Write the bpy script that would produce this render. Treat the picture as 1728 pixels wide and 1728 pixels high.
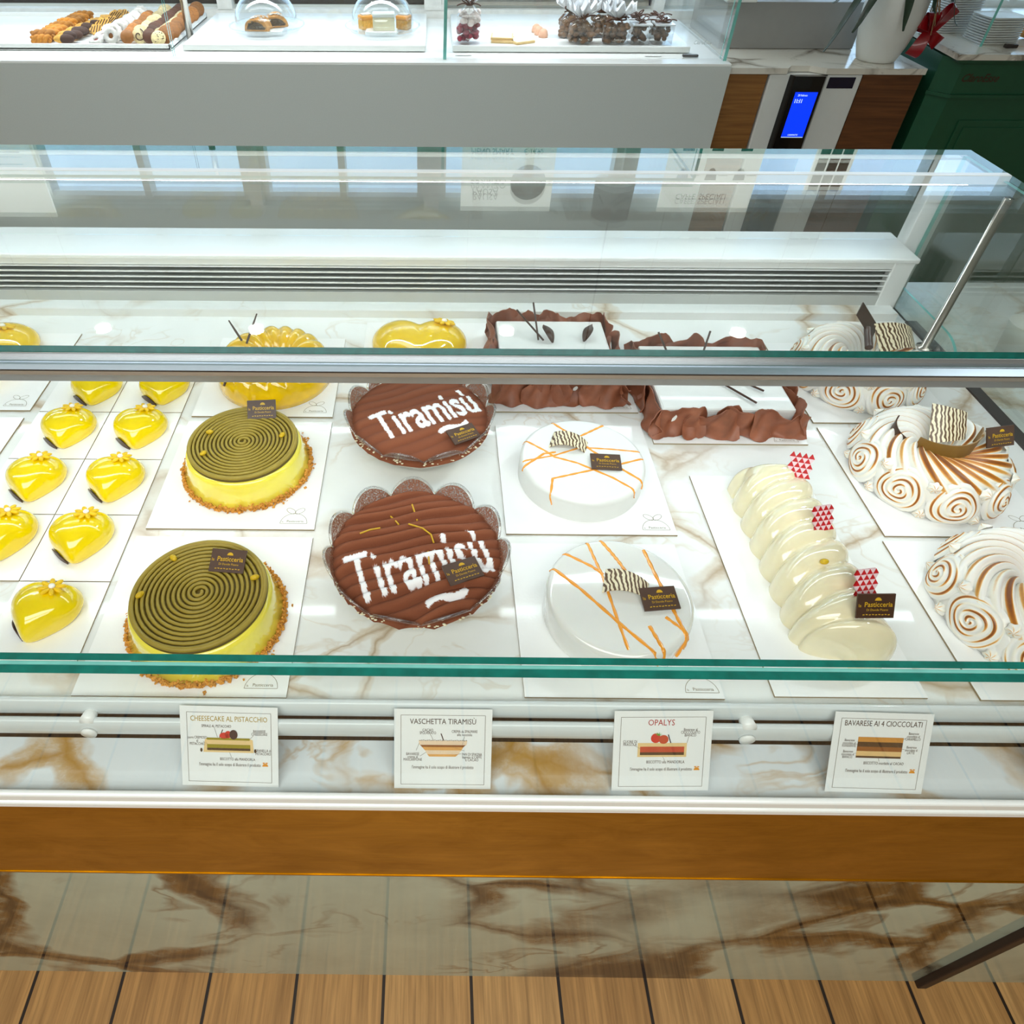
import bpy, bmesh, math, random
import numpy as np
from mathutils import Matrix, Vector, Euler
random.seed(7); np.random.seed(7)
PI = math.pi
for o in list(bpy.data.objects): bpy.data.objects.remove(o)
SC = bpy.context.scene
COL = SC.collection

# ------------------------------------------------------------------ camera, world, lights, exposure
def rot3(pitch, yaw, roll):
    cy, sy = math.cos(yaw), math.sin(yaw)
    f0 = np.array([sy, cy, 0]); r0 = np.array([cy, -sy, 0]); u0 = np.array([0, 0, 1.])
    fw = f0*math.cos(pitch)-u0*math.sin(pitch); dn = -(u0*math.cos(pitch)+f0*math.sin(pitch))
    c, s = math.cos(roll), math.sin(roll)
    return r0*c+dn*s, -r0*s+dn*c, fw
r_, d_, f_ = rot3(.73854, -.00738, -.002852)
cam = bpy.data.cameras.new('camera'); camo = bpy.data.objects.new('camera', cam); COL.objects.link(camo)
camo.matrix_world = Matrix(((r_[0], -d_[0], -f_[0], 0), (r_[1], -d_[1], -f_[1], 0), (r_[2], -d_[2], -f_[2], 1.80), (0, 0, 0, 1)))
cam.sensor_width = 36; cam.lens = 1184.5/1728*36
cam.shift_x = (864-717.1)/1728; cam.shift_y = (765.6-864)/1728; cam.clip_start = .02
SC.camera = camo
W = bpy.data.worlds.new('world'); SC.world = W; W.use_nodes = True
W.node_tree.nodes['Background'].inputs[0].default_value = (.50, .74, 1.0, 1)
W.node_tree.nodes['Background'].inputs[1].default_value = 2.8
def area(name, loc, rot, sx, sy, power, col, spread=180):
    l = bpy.data.lights.new(name, 'AREA'); l.shape = 'RECTANGLE'; l.size = sx; l.size_y = sy
    l.energy = power; l.color = col; l.spread = math.radians(spread)
    o = bpy.data.objects.new(name, l); COL.objects.link(o); o.location = loc; o.rotation_euler = rot
    return o
area('ceiling_light_front', (-.3, -.9, 2.57), (0, 0, 0), 3.0, 1.2, 66, (.98, 1, .97))
area('ceiling_light_aisle', (-.9, 2.0, 2.57), (0, 0, 0), 2.6, .3, 9, (1, .98, .95))
area('display_light_rear', (-.7, 2.62, 1.72), (0, 0, 0), 3.0, .10, 8.5, (.90, .97, 1), 120)
lr = area('ceiling_light_right', (1.75, 1.65, 2.57), (0, 0, 0), .12, .12, 1.6, (.90, .98, 1), 62); lr.rotation_euler = (Vector((.15, .85, 1.0))-Vector((1.75, 1.65, 2.57))).to_track_quat('-Z', 'Y').to_euler()
SC.view_settings.view_transform = 'Standard'; SC.view_settings.look = 'None'
SC.view_settings.exposure = 0.0; SC.view_settings.gamma = 1.0; SC.view_settings.use_curve_mapping = False
SC.cycles.transparent_max_bounces = 32; SC.cycles.max_bounces = 8; SC.cycles.caustics_reflective = False; SC.cycles.caustics_refractive = False
SC.cycles.sample_clamp_indirect = 6
LED = 10.0

# ------------------------------------------------------------------ materials
def S(r, g, b):
    f = lambda c: ((c/255)/12.92 if c <= 10.3 else (((c/255)+.055)/1.055)**2.4)
    return (f(r), f(g), f(b), 1)
def nt(m):
    m.use_nodes = True; return m.node_tree
def new(t, typ, **kw):
    n = t.nodes.new(typ)
    for k, v in kw.items():
        if k in n.inputs: n.inputs[k].default_value = v
        else: setattr(n, k, v)
    return n
def ramp(t, src, stops):
    r = t.nodes.new('ShaderNodeValToRGB'); e = r.color_ramp.elements
    while len(e) < len(stops): e.new(.5)
    for i, (p, c) in enumerate(stops): e[i].position = p; e[i].color = c if len(c) == 4 else (*c, 1)
    t.links.new(src, r.inputs[0]); return r.outputs[0]
def mixc(t, fac, a, b, typ='MIX'):
    m = t.nodes.new('ShaderNodeMix'); m.data_type = 'RGBA'; m.blend_type = typ
    for i, v in ((0, fac), (6, a), (7, b)):
        if hasattr(v, 'node'): t.links.new(v, m.inputs[i])
        else: m.inputs[i].default_value = v
    return m.outputs[2]
def mth(t, op, a, b=0.):
    m = t.nodes.new('ShaderNodeMath'); m.operation = op
    for i, v in ((0, a), (1, b)):
        if hasattr(v, 'node'): t.links.new(v, m.inputs[i])
        else: m.inputs[i].default_value = v
    return m.outputs[0]
def coords(t, scale=(1, 1, 1), rot=(0, 0, 0), loc=(0, 0, 0), world=False):
    m = t.nodes.new('ShaderNodeMapping')
    m.inputs['Scale'].default_value = scale; m.inputs['Rotation'].default_value = rot; m.inputs['Location'].default_value = loc
    if world: g = t.nodes.new('ShaderNodeNewGeometry'); t.links.new(g.outputs['Position'], m.inputs[0])
    else: g = t.nodes.new('ShaderNodeTexCoord'); t.links.new(g.outputs['Object'], m.inputs[0])
    return m.outputs[0]
def noise(t, vec, scale, detail=3, rough=.5, dist=0.):
    n = new(t, 'ShaderNodeTexNoise', Scale=scale, Detail=detail, Roughness=rough, Distortion=dist)
    t.links.new(vec, n.inputs['Vector']); return n.outputs[0]
def setb(t, **kw):
    b = t.nodes['Principled BSDF']
    for k, v in kw.items():
        k = k.replace('_', ' ')
        if hasattr(v, 'node'): t.links.new(v, b.inputs[k])
        else: b.inputs[k].default_value = v
    return b
def bump(t, h, strength=.3, dist=.002):
    n = new(t, 'ShaderNodeBump', Strength=strength, Distance=dist); t.links.new(h, n.inputs['Height'])
    t.links.new(n.outputs[0], t.nodes['Principled BSDF'].inputs['Normal'])
MATS = {}
def mat(name, col, rough=.5, metal=0., coat=0., var=.06, vs=40, bmp=0., bs=200, sss=0., emit=None, es=0., ov=0., spec=.5):
    if name in MATS: return MATS[name]
    m = bpy.data.materials.new(name); t = nt(m)
    v = coords(t)
    n = noise(t, v, vs)
    c2 = tuple(max(0, x*(1-var)) for x in col[:3])+(1,); c3 = tuple(min(1, x*(1+var)) for x in col[:3])+(1,)
    c = ramp(t, n, ((.3, c2), (.7, c3)))
    if ov:
        oi = t.nodes.new('ShaderNodeObjectInfo'); c = mixc(t, 1., c, ramp(t, oi.outputs['Random'], ((0, (1-ov,)*3), (1, (1+ov*.4,)*3))), 'MULTIPLY')
    b = setb(t, Base_Color=c, Roughness=rough, Metallic=metal, Coat_Weight=coat, Coat_Roughness=.03, Specular_IOR_Level=spec)
    if sss: b.inputs['Subsurface Weight'].default_value = sss; b.inputs['Subsurface Radius'].default_value = (.006, .004, .002); b.inputs['Subsurface Scale'].default_value = 1
    if bmp: bump(t, noise(t, v, bs, 4), bmp)
    if emit: b.inputs['Emission Color'].default_value = emit; b.inputs['Emission Strength'].default_value = es
    MATS[name] = m; return m
def glass(name, f0=.04, tint=(.985, .995, .99), rough=0.0, gain=.96):
    m = bpy.data.materials.new(name); t = nt(m); t.nodes.clear()
    o = t.nodes.new('ShaderNodeOutputMaterial'); mx = t.nodes.new('ShaderNodeMixShader')
    tr = new(t, 'ShaderNodeBsdfTransparent', Color=(*tint, 1)); gl = new(t, 'ShaderNodeBsdfGlossy', Roughness=rough, Color=(1, 1, 1, 1))
    lw = new(t, 'ShaderNodeLayerWeight', Blend=.5)
    f = mth(t, 'ADD', mth(t, 'MULTIPLY', mth(t, 'POWER', lw.outputs['Facing'], 5.), gain), f0)
    t.links.new(f, mx.inputs[0]); t.links.new(tr.outputs[0], mx.inputs[1]); t.links.new(gl.outputs[0], mx.inputs[2]); t.links.new(mx.outputs[0], o.inputs[0])
    MATS[name] = m; return m
def marble(name, base, vein, dark, scale, rough, thick=.05, amt=1., loc=(0, 0, 0), soft=None, coat=.0, rot=(.3, .2, .5), spec=.5):
    m = bpy.data.materials.new(name); t = nt(m)
    v = coords(t, world=True, loc=loc, rot=rot, scale=(1, 1.3, 1))
    wob = noise(t, v, scale*1.5, 5, .6)
    add = new(t, 'ShaderNodeVectorMath', operation='ADD'); sc = new(t, 'ShaderNodeVectorMath', operation='SCALE'); sc.inputs['Scale'].default_value = .35/scale
    wc = new(t, 'ShaderNodeTexNoise', Scale=scale*1.7, Detail=5); t.links.new(v, wc.inputs['Vector'])
    t.links.new(wc.outputs[1], sc.inputs[0]); t.links.new(v, add.inputs[0]); t.links.new(sc.outputs[0], add.inputs[1])
    vo = t.nodes.new('ShaderNodeTexVoronoi'); vo.feature = 'DISTANCE_TO_EDGE'; vo.inputs['Scale'].default_value = scale; t.links.new(add.outputs[0], vo.inputs['Vector'])
    wn = noise(t, v, scale*1.9, 3)
    r1 = mth(t, 'DIVIDE', vo.outputs['Distance'], mth(t, 'ADD', mth(t, 'MULTIPLY', mth(t, 'POWER', wn, 3.), 6.), .12))
    mask = ramp(t, noise(t, v, scale*.8, 2), ((.42, (0, 0, 0)), (.56, (1, 1, 1))))
    v1 = ramp(t, r1, ((0, (1, 1, 1)), (thick*.6, (.75, .75, .75)), (thick, (0, 0, 0))))
    v1b = ramp(t, r1, ((0, (1, 1, 1)), (thick*.35, (0, 0, 0))))
    n2 = noise(t, add.outputs[0], scale*2.3, 3, .5, 1.)
    v2 = ramp(t, mth(t, 'ABSOLUTE', mth(t, 'SUBTRACT', n2, .5)), ((0, (.55, .55, .55)), (thick*.4, (0, 0, 0))))
    grain = ramp(t, noise(t, add.outputs[0], scale*9, 5, .7), ((.35, (.6, .6, .6)), (.55, (1, 1, 1))))
    cloud = ramp(t, wob, ((.4, base), (.75, soft or base)))
    f1 = mth(t, 'MULTIPLY', mth(t, 'MULTIPLY', mth(t, 'MULTIPLY', v1, mask), grain), amt)
    c = mixc(t, f1, cloud, vein)
    c = mixc(t, mth(t, 'MULTIPLY', mth(t, 'MULTIPLY', v1b, mask), 1.0*amt), c, dark)
    c = mixc(t, mth(t, 'MULTIPLY', mth(t, 'MULTIPLY', v2, ramp(t, noise(t, v, scale*1.1, 2), ((.5, (0, 0, 0)), (.6, (1, 1, 1))))), amt), c, vein)
    setb(t, Base_Color=c, Roughness=rough, Coat_Weight=coat, Coat_Roughness=.02, Specular_IOR_Level=spec)
    MATS[name] = m; return m
def attrmat(name, stops, rough=.6, coat=0., bmp=0., bs=300, sss=0., grain=0., gs=900):
    m = bpy.data.materials.new(name); t = nt(m)
    a = t.nodes.new('ShaderNodeAttribute'); a.attribute_name = 'k'
    v = coords(t); src = a.outputs['Fac']
    if grain: src = mth(t, 'ADD', src, mth(t, 'MULTIPLY', mth(t, 'SUBTRACT', noise(t, v, gs, 4, .7), .5), grain))
    b = setb(t, Base_Color=ramp(t, src, stops), Roughness=rough, Coat_Weight=coat, Coat_Roughness=.04)
    if sss: b.inputs['Subsurface Weight'].default_value = sss; b.inputs['Subsurface Radius'].default_value = (.004, .003, .002); b.inputs['Subsurface Scale'].default_value = 1
    if bmp: bump(t, noise(t, v, bs, 4), bmp, .001)
    MATS[name] = m; return m
def emis(name, col, s):
    m = bpy.data.materials.new(name); t = nt(m); setb(t, Base_Color=(*col, 1), Emission_Color=(*col, 1), Emission_Strength=s); MATS[name] = m; return m
def planks(name):
    m = bpy.data.materials.new(name); t = nt(m)
    v = coords(t, world=True, rot=(0, 0, PI/2), loc=(.04, .085, 0))
    b = new(t, 'ShaderNodeTexBrick', Scale=1., offset=.37)
    for k, x in (('Mortar Size', .0035), ('Mortar Smooth', .1), ('Brick Width', .92), ('Row Height', .182), ('Bias', 0.)): b.inputs[k].default_value = x
    b.inputs['Color1'].default_value = S(198, 154, 98); b.inputs['Color2'].default_value = S(180, 134, 78); b.inputs['Mortar'].default_value = S(40, 24, 12)
    t.links.new(v, b.inputs[0])
    g = noise(t, coords(t, world=True, scale=(130, 4, 1)), 1., 5, .65, .4)
    g2 = noise(t, coords(t, world=True, scale=(24, 2, 1)), 1., 3, .6, 1.5)
    c = mixc(t, .75, b.outputs[0], ramp(t, g, ((.3, (.50, .47, .44)), (.65, (1.15, 1.12, 1.1)))), 'MULTIPLY')
    c = mixc(t, .6, c, ramp(t, g2, ((.35, (.72, .66, .6)), (.65, (1.1, 1.1, 1.1)))), 'MULTIPLY')
    setb(t, Base_Color=c, Roughness=.5); bump(t, g, .15, .001); MATS[name] = m; return m
def woodm(name, c1, c2, rough=.5):
    m = bpy.data.materials.new(name); t = nt(m)
    g = noise(t, coords(t, world=True, scale=(3, 3, 60)), 1., 5, .6, 1.2)
    setb(t, Base_Color=ramp(t, g, ((.3, c1), (.7, c2))), Roughness=rough); MATS[name] = m; return m
def zebra(name):
    m = bpy.data.materials.new(name); t = nt(m)
    w = new(t, 'ShaderNodeTexWave', Scale=55., Distortion=4.5, Detail=1.2); w.inputs['Detail Scale'].default_value = 1.6
    t.links.new(coords(t), w.inputs[0])
    setb(t, Base_Color=ramp(t, w.outputs[1], ((.50, S(236, 224, 190)), (.58, S(92, 62, 28)))), Roughness=.35); MATS[name] = m; return m
def brassm(name):
    m = bpy.data.materials.new(name); t = nt(m)
    n = noise(t, coords(t, world=True, scale=(1, 1, 2.)), 7, 6, .65, .8)
    n2 = noise(t, coords(t, world=True, scale=(2, 1, 90)), 6, 3, .5)
    c = mixc(t, .5, ramp(t, n, ((.3, S(158, 112, 0)), (.7, S(220, 172, 12)))), ramp(t, n2, ((.3, S(176, 130, 0)), (.7, S(210, 162, 8)))))
    setb(t, Base_Color=c, Metallic=1., Roughness=ramp(t, n, ((.3, (.42, .42, .42)), (.7, (.3, .3, .3))))); MATS[name] = m; return m

marble('marble_deck', S(240, 242, 240), S(196, 168, 124), S(160, 128, 84), 3.6, .07, .07, .55, soft=S(232, 234, 230))
marble('marble_ledge', S(236, 242, 246), S(196, 150, 66), S(180, 134, 60), 4.6, .12, .15, .9, loc=(3.1, 1.2, .4), soft=S(228, 236, 240))
marble('marble_base', S(178, 188, 170), S(104, 72, 28), S(46, 28, 12), 2.3, .03, .12, 1.2, loc=(1.7, 4.2, 2.), soft=S(162, 170, 152), rot=(.2, .5, .2), spec=.3)
marble('marble_counter', S(226, 220, 208), S(150, 140, 126), S(110, 96, 80), 3.5, .15, .05, .8, loc=(6, 2, 1))
glass('clear_glass', .035, (.985, .995, .992))
glass('front_glass_m', .012, (.99, .998, .995), 0., .30)
glass('side_glass', .09, (.94, .97, .95))
glass('dome_glass', .05, (.97, .98, .985), .0, .95)
glass('bowl_glass', .07, (.93, .93, .92), .02, .9)
glass('cello', .10, (.97, .97, .97), .08, .8)
def dust(name):
    m = bpy.data.materials.new(name); t = nt(m); o = t.nodes['Material Output']; mx = t.nodes.new('ShaderNodeMixShader'); tr = t.nodes.new('ShaderNodeBsdfTransparent')
    setb(t, Base_Color=S(132, 78, 52), Roughness=.9)
    t.links.new(ramp(t, noise(t, coords(t), 420, 4, .7), ((.36, (.45, .45, .45)), (.58, (1, 1, 1)))), mx.inputs[0]); t.links.new(tr.outputs[0], mx.inputs[1]); t.links.new(t.nodes['Principled BSDF'].outputs[0], mx.inputs[2]); t.links.new(mx.outputs[0], o.inputs[0]); MATS[name] = m
dust('cocoa_dust')
planks('floor_planks'); brassm('brass'); zebra('zebra_chocolate')
woodm('oak', S(118, 76, 34), S(164, 112, 56)); woodm('walnut', S(82, 46, 22), S(122, 74, 38))
mat('glass_edge', S(0, 104, 92), .12, coat=.5, var=.2, vs=60); mat('glass_edge_lite', S(120, 196, 186), .12, coat=.5, var=.1)
mat('white_coat', S(244, 245, 243), .3, coat=.3, var=.01); mat('white_matte', S(236, 236, 232), .6, var=.01)
mat('grey_panel', S(212, 218, 215), .5, var=.02, vs=300); mat('grille_grey', S(196, 198, 194), .45, var=.02)
mat('bar_dark', S(44, 28, 22), .5); mat('rail_white', S(214, 220, 221), .3, coat=.4, var=.01); mat('box_grey', S(150, 149, 146), .5, var=.02); mat('vent_shade', S(126, 128, 126), .7); mat('dark_void', S(14, 13, 12), .8); mat('alu', S(196, 206, 216), .32, .85, var=.02); mat('alu_mirror', S(196, 194, 190), .22, .7, var=.01); mat('steel', S(190, 186, 178), .22, 1., var=.03)
mat('board_white', S(248, 249, 248), .16, var=.008, bmp=.05, bs=260, coat=.2); mat('board_edge', S(150, 134, 104), .7); mat('logo_ink', S(120, 108, 70), .5)
mat('yellow_glaze', S(244, 214, 0), .12, coat=1., var=.05, vs=25, sss=.05); mat('petal_yellow', S(240, 196, 0), .45, var=.05); mat('sugar_white', S(250, 248, 240), .5, var=.01)
mat('deep_yellow', S(250, 206, 0), .08, coat=1., var=.03, sss=.04); mat('bundt_yellow', S(240, 194, 4), .1, coat=1., var=.12, vs=30, sss=.05)
mat('pale_yellow', S(252, 232, 84), .16, coat=.8, var=.06, vs=18, sss=.15); mat('olive_dark', S(96, 78, 18), .55); mat('olive', S(156, 134, 46), .5, var=.08, vs=60, bmp=.05); mat('pistachio_nut', S(206, 170, 14), .5, var=.15, vs=300, bmp=.2)
mat('crumb', S(214, 150, 62), .85, var=.3, vs=300, bmp=.5, bs=500); mat('choc', S(66, 40, 24), .38, var=.1); mat('choc_plaque', S(80, 58, 46), .45, var=.06); mat('gold_ink', S(206, 162, 30), .4, var=.05)
mat('shard', S(138, 80, 54), .5, var=.22, vs=45, bmp=.12, bs=120); mat('white_glaze', S(232, 233, 227), .1, coat=1., var=.01, sss=.1); mat('white_satin', S(232, 233, 229), .34, coat=.15, var=.01)
mat('cream_glaze', S(236, 226, 190), .11, coat=1., var=.03, vs=30, sss=.15); mat('orange_drizzle', S(240, 158, 48), .2, coat=.7, var=.05); mat('olive_choc', S(128, 92, 32), .4, var=.05)
mat('red_choc', S(196, 26, 32), .3, coat=.4); mat('pink_white', S(236, 208, 214), .3, coat=.4); mat('white_choc', S(244, 238, 218), .35)
mat('paper', S(240, 241, 240), .55, var=.006); mat('ink', S(62, 40, 30), .6); mat('ink_line', S(110, 100, 90), .6); mat('ink_gold', S(176, 146, 20), .5); mat('ink_red', S(176, 30, 40), .5)
for n, c in dict(p_tan=(232, 198, 140), p_olive=(150, 136, 10), p_brown=(66, 44, 16), p_red=(212, 48, 38), p_dark=(58, 30, 32), p_green=(96, 170, 60), p_orange=(228, 146, 20), p_car=(206, 140, 60), p_choc=(78, 50, 22), p_milk=(146, 84, 28), p_cream=(230, 190, 128), p_peach=(236, 208, 178), p_amber=(226, 164, 88), p_coral=(196, 70, 40)).items(): mat(n, S(*c), .6)
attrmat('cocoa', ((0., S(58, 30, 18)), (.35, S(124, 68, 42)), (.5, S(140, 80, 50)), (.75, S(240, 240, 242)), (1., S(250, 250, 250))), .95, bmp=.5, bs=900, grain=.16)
attrmat('meringue', ((0., S(240, 239, 234)), (.36, S(250, 244, 228)), (.52, S(228, 170, 82)), (.72, S(186, 112, 30)), (1., S(130, 70, 16))), .42, coat=.15, sss=.12, grain=.12, gs=160)
mat('cream', S(240, 230, 196), .5); mat('pastry', S(214, 150, 74), .7, var=.25, vs=120, bmp=.4); mat('dark_filling', S(80, 56, 26), .6, var=.4, vs=160)
emis('led', (.80, .96, 1.0), LED); emis('grille_fill', (.82, .97, 1.0), 8); emis('led_rear', (.82, .97, 1.0), 30); emis('spot_led', (1, .98, .95), 30); emis('screen_blue', (.0, .03, .95), 1.2); emis('screen_text', (.7, .9, 1), 1.0)

# ------------------------------------------------------------------ mesh builder
TXT = {}
def text_mesh(s, res=2, bold=0.):
    key = (s, res, bold)
    if key in TXT: return TXT[key]
    c = bpy.data.curves.new('t', 'FONT'); c.body = s; c.size = 1; c.align_x = 'CENTER'; c.align_y = 'CENTER'; c.resolution_u = res; c.offset = bold
    o = bpy.data.objects.new('t', c); COL.objects.link(o)
    dg = bpy.context.evaluated_depsgraph_get(); e = o.evaluated_get(dg); me = e.to_mesh()
    V = [tuple(v.co) for v in me.vertices]; F = [tuple(p.vertices) for p in me.polygons]
    e.to_mesh_clear(); bpy.data.objects.remove(o); bpy.data.curves.remove(c)
    TXT[key] = (V, F); return V, F
class MB:
    def __init__(s): s.v = []; s.f = []; s.m = []; s.s = []; s.k = []; s.mats = []; s.M = Matrix()
    def mi(s, name):
        if name not in s.mats: s.mats.append(name)
        return s.mats.index(name)
    def add(s, V, F, m, smooth=False, k=None, M=None):
        n = len(s.v); i = s.mi(m); T = s.M @ M if M is not None else s.M
        s.v += [tuple(T @ Vector(p)) for p in V]; s.f += [tuple(a+n for a in f) for f in F]
        s.m += [i]*len(F); s.s += [smooth]*len(F); s.k += list(k) if k is not None else [0.]*len(V)
    def box(s, x0, x1, y0, y1, z0, z1, m, sides=None, r=0, M=None):
        if r:
            b = bmesh.new(); bmesh.ops.create_cube(b, size=1)
            for q in b.verts: q.co = ((x0+x1)/2+q.co.x*(x1-x0), (y0+y1)/2+q.co.y*(y1-y0), (z0+z1)/2+q.co.z*(z1-z0))
            bmesh.ops.bevel(b, geom=b.edges[:], offset=r, segments=2, affect='EDGES', profile=.5)
            b.verts.ensure_lookup_table(); s.add([tuple(q.co) for q in b.verts], [[q.index for q in f.verts] for f in b.faces], m, M=M); b.free(); return
        V = [(x0, y0, z0), (x1, y0, z0), (x1, y1, z0), (x0, y1, z0), (x0, y0, z1), (x1, y0, z1), (x1, y1, z1), (x0, y1, z1)]
        F = dict(b=(0, 3, 2, 1), t=(4, 5, 6, 7), f=(0, 1, 5, 4), r=(1, 2, 6, 5), k=(2, 3, 7, 6), l=(3, 0, 4, 7))
        for key, fc in F.items(): s.add(V, [fc], (sides or {}).get(key, m), M=M)
    def grid(s, P, m, cu=False, cv=False, smooth=True, k=None, M=None):
        # P: [nu][nv] points
        nu, nv = len(P), len(P[0]); V = [p for r in P for p in r]; F = []
        for a in range(nu if cu else nu-1):
            for b in range(nv if cv else nv-1):
                F.append((a*nv+b, ((a+1) % nu)*nv+b, ((a+1) % nu)*nv+(b+1) % nv, a*nv+(b+1) % nv))
        s.add(V, F, m, smooth, [q for r in k for q in r] if k is not None else None, M)
    def lathe(s, prof, m, n=64, c=(0, 0, 0), smooth=True, M=None):
        P = [[(c[0]+r*math.cos(2*PI*j/n), c[1]+r*math.sin(2*PI*j/n), c[2]+z) for j in range(n)] for r, z in prof]
        s.grid(P[::-1], m, cv=True, smooth=smooth, M=M)
    def tube(s, pts, r, m, n=8, closed=False, M=None, k=None, flat=1.):
        pts = [Vector(p) for p in pts]; N = len(pts); P = []; up = Vector((0, 0, 1)); K = []
        for i, p in enumerate(pts):
            a = pts[(i-1) % N] if closed or i else pts[i]; b = pts[(i+1) % N] if closed or i < N-1 else pts[i]
            d = (b-a).normalized(); sd = d.cross(up)
            if sd.length < 1e-4: sd = d.cross(Vector((1, 0, 0)))
            sd.normalize(); u = sd.cross(d); rr = r[i] if hasattr(r, '__len__') else r
            P.append([tuple(p+sd*rr*math.cos(2*PI*j/n)+u*rr*flat*math.sin(2*PI*j/n)) for j in range(n)])
            K.append([k(j, n, i) if k else 0.]*1 if False else [(k(j, n, i) if k else 0.) for j in range(n)])
        s.grid(P, m, cu=closed, cv=True, k=K, M=M)
        if not closed:
            s.add(P[0], [tuple(range(n))], m, True, M=M); s.add(P[-1], [tuple(range(n))[::-1]], m, True, M=M)
    def ell(s, c, r, m, nu=10, nv=16, M=None, k=None):
        P = [[(c[0]+r[0]*math.sin(PI*a/nu)*math.cos(2*PI*b/nv), c[1]+r[1]*math.sin(PI*a/nu)*math.sin(2*PI*b/nv), c[2]+r[2]*math.cos(PI*a/nu)) for b in range(nv)] for a in range(nu+1)]
        s.grid(P, m, cv=True, M=M)
    def prism(s, poly, z0, z1, m, side=None, M=None, smooth=False):
        n = len(poly); B = [(x, y, z0) for x, y in poly]; T = [(x, y, z1) for x, y in poly]
        s.add(B, [tuple(range(n))[::-1]], m, M=M); s.add(T, [tuple(range(n))], m, M=M)
        s.add(B+T, [(i, (i+1) % n, n+(i+1) % n, n+i) for i in range(n)], side or m, smooth, M=M)
    def sheet(s, P, th, m, mback=None, M=None, k=None):
        # curved sheet with thickness along its own normals
        nu, nv = len(P), len(P[0]); A = np.array(P, float)
        du = np.gradient(A, axis=0); dv = np.gradient(A, axis=1); N = np.cross(du, dv); N /= np.linalg.norm(N, axis=2, keepdims=True)+1e-12
        B = A+N*th; s.grid(A[::-1].tolist(), m, M=M); s.grid(B.tolist(), mback or m, M=M)
        loop = [(0, j) for j in range(nv)]+[(i, nv-1) for i in range(1, nu)]+[(nu-1, j) for j in range(nv-2, -1, -1)]+[(i, 0) for i in range(nu-2, 0, -1)]
        V = [tuple(A[a]) for a in loop]+[tuple(B[a]) for a in loop]; L = len(loop)
        s.add(V, [(i, (i+1) % L, L+(i+1) % L, L+i) for i in range(L)], m, M=M)
    def text(s, st, h, m, M, sx=1., z=0., shear=0., bold=0.):
        V, F = text_mesh(st, 2, bold); s.add([(x*h*sx+y*h*shear, y*h, z) for x, y, _ in V], F, m, M=M)
    def line(s, p, q, w, m, M=None, z=0.):
        p = Vector(p); q = Vector(q); d = (q-p).normalized(); n = Vector((-d.y, d.x))*w/2
        s.add([(*(p-n), z), (*(q-n), z), (*(q+n), z), (*(p+n), z)], [(0, 1, 2, 3)], m, M=M)
    def pline(s, pts, w, m, closed=False, M=None, z=0.):
        n = len(pts)
        for i in range(n if closed else n-1): s.line(pts[i], pts[(i+1) % n], w, m, M, z)
    def rect(s, x0, x1, y0, y1, m, M=None, z=0.): s.add([(x0, y0, z), (x1, y0, z), (x1, y1, z), (x0, y1, z)], [(0, 1, 2, 3)], m, M=M)
    def build(s, name, parent=None, loc=None, rz=None):
        me = bpy.data.meshes.new(name); me.from_pydata(s.v, [], s.f)
        for n in s.mats: me.materials.append(MATS[n])
        me.polygons.foreach_set('material_index', s.m); me.polygons.foreach_set('use_smooth', s.s)
        if any(s.k):
            a = me.attributes.new('k', 'FLOAT', 'POINT'); a.data.foreach_set('value', s.k)
        me.update(); o = bpy.data.objects.new(name, me); COL.objects.link(o)
        if parent: o.parent = parent
        if loc: o.location = loc
        if rz: o.rotation_euler = (0, 0, rz)
        return o
def T(x, y, z, rz=0., rx=0., ry=0.): return Matrix.Translation((x, y, z)) @ Matrix.Rotation(rz, 4, 'Z') @ Matrix.Rotation(rx, 4, 'X') @ Matrix.Rotation(ry, 4, 'Y')
def tag(o, label, cat, group=None, kind=None):
    o['label'] = label; o['category'] = cat
    if group: o['group'] = group
    if kind: o['kind'] = kind
    return o
def struct(o): o['kind'] = 'structure'; return o
def empty(name, loc, rz=0.):
    o = bpy.data.objects.new(name, None); COL.objects.link(o); o.location = loc; o.rotation_euler = (0, 0, rz); o.empty_display_size = .02; return o
def dup(o, loc=None, rz=None, parent=None):
    c = o.copy(); COL.objects.link(c)
    if parent: c.parent = parent
    if loc is not None: c.location = loc
    if rz is not None: c.rotation_euler = (0, 0, rz)
    for ch in list(o.children): dup(ch, parent=c)
    return c

# ------------------------------------------------------------------ room shell
def sbox(name, *a, m, **kw):
    b = MB(); b.box(*a, m, **kw); return struct(b.build(name))
mat('wall_paint', S(196, 204, 198), .8, var=.01); mat('ceiling_paint', S(214, 218, 212), .8, var=.01)
mat('frame_dark', S(52, 44, 40), .4); mat('blind', S(176, 170, 158), .6); mat('sill_white', S(240, 240, 236), .4)
WY = 3.05
sbox('floor', -4, 4, -2.6, WY+.3, -.05, 0, m='floor_planks')
sbox('ceiling', -4, 4, -2.6, WY+.3, 2.6, 2.65, m='ceiling_paint')
sbox('wall_left', -4.1, -4, -2.6, WY+.3, 0, 2.6, m='wall_paint'); sbox('wall_right', 4, 4.1, -2.6, WY+.3, 0, 2.6, m='wall_paint')
sbox('wall_front', -4, 4, -2.7, -2.6, 0, 2.6, m='wall_paint')
b = MB(); b.box(-4, 4, WY, WY+.2, 0, 1.262, 'sill_white'); b.box(-4, 4, WY, WY+.2, 2.10, 2.6, 'wall_paint')
for x0, x1 in ((-4, -2.6), (-.80, -.745), (-.03, .035), (.82, .86), (2.6, 4)): b.box(x0, x1, WY-.004, WY+.2, 1.262, 2.10, 'sill_white')
struct(b.build('wall_back'))
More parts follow.
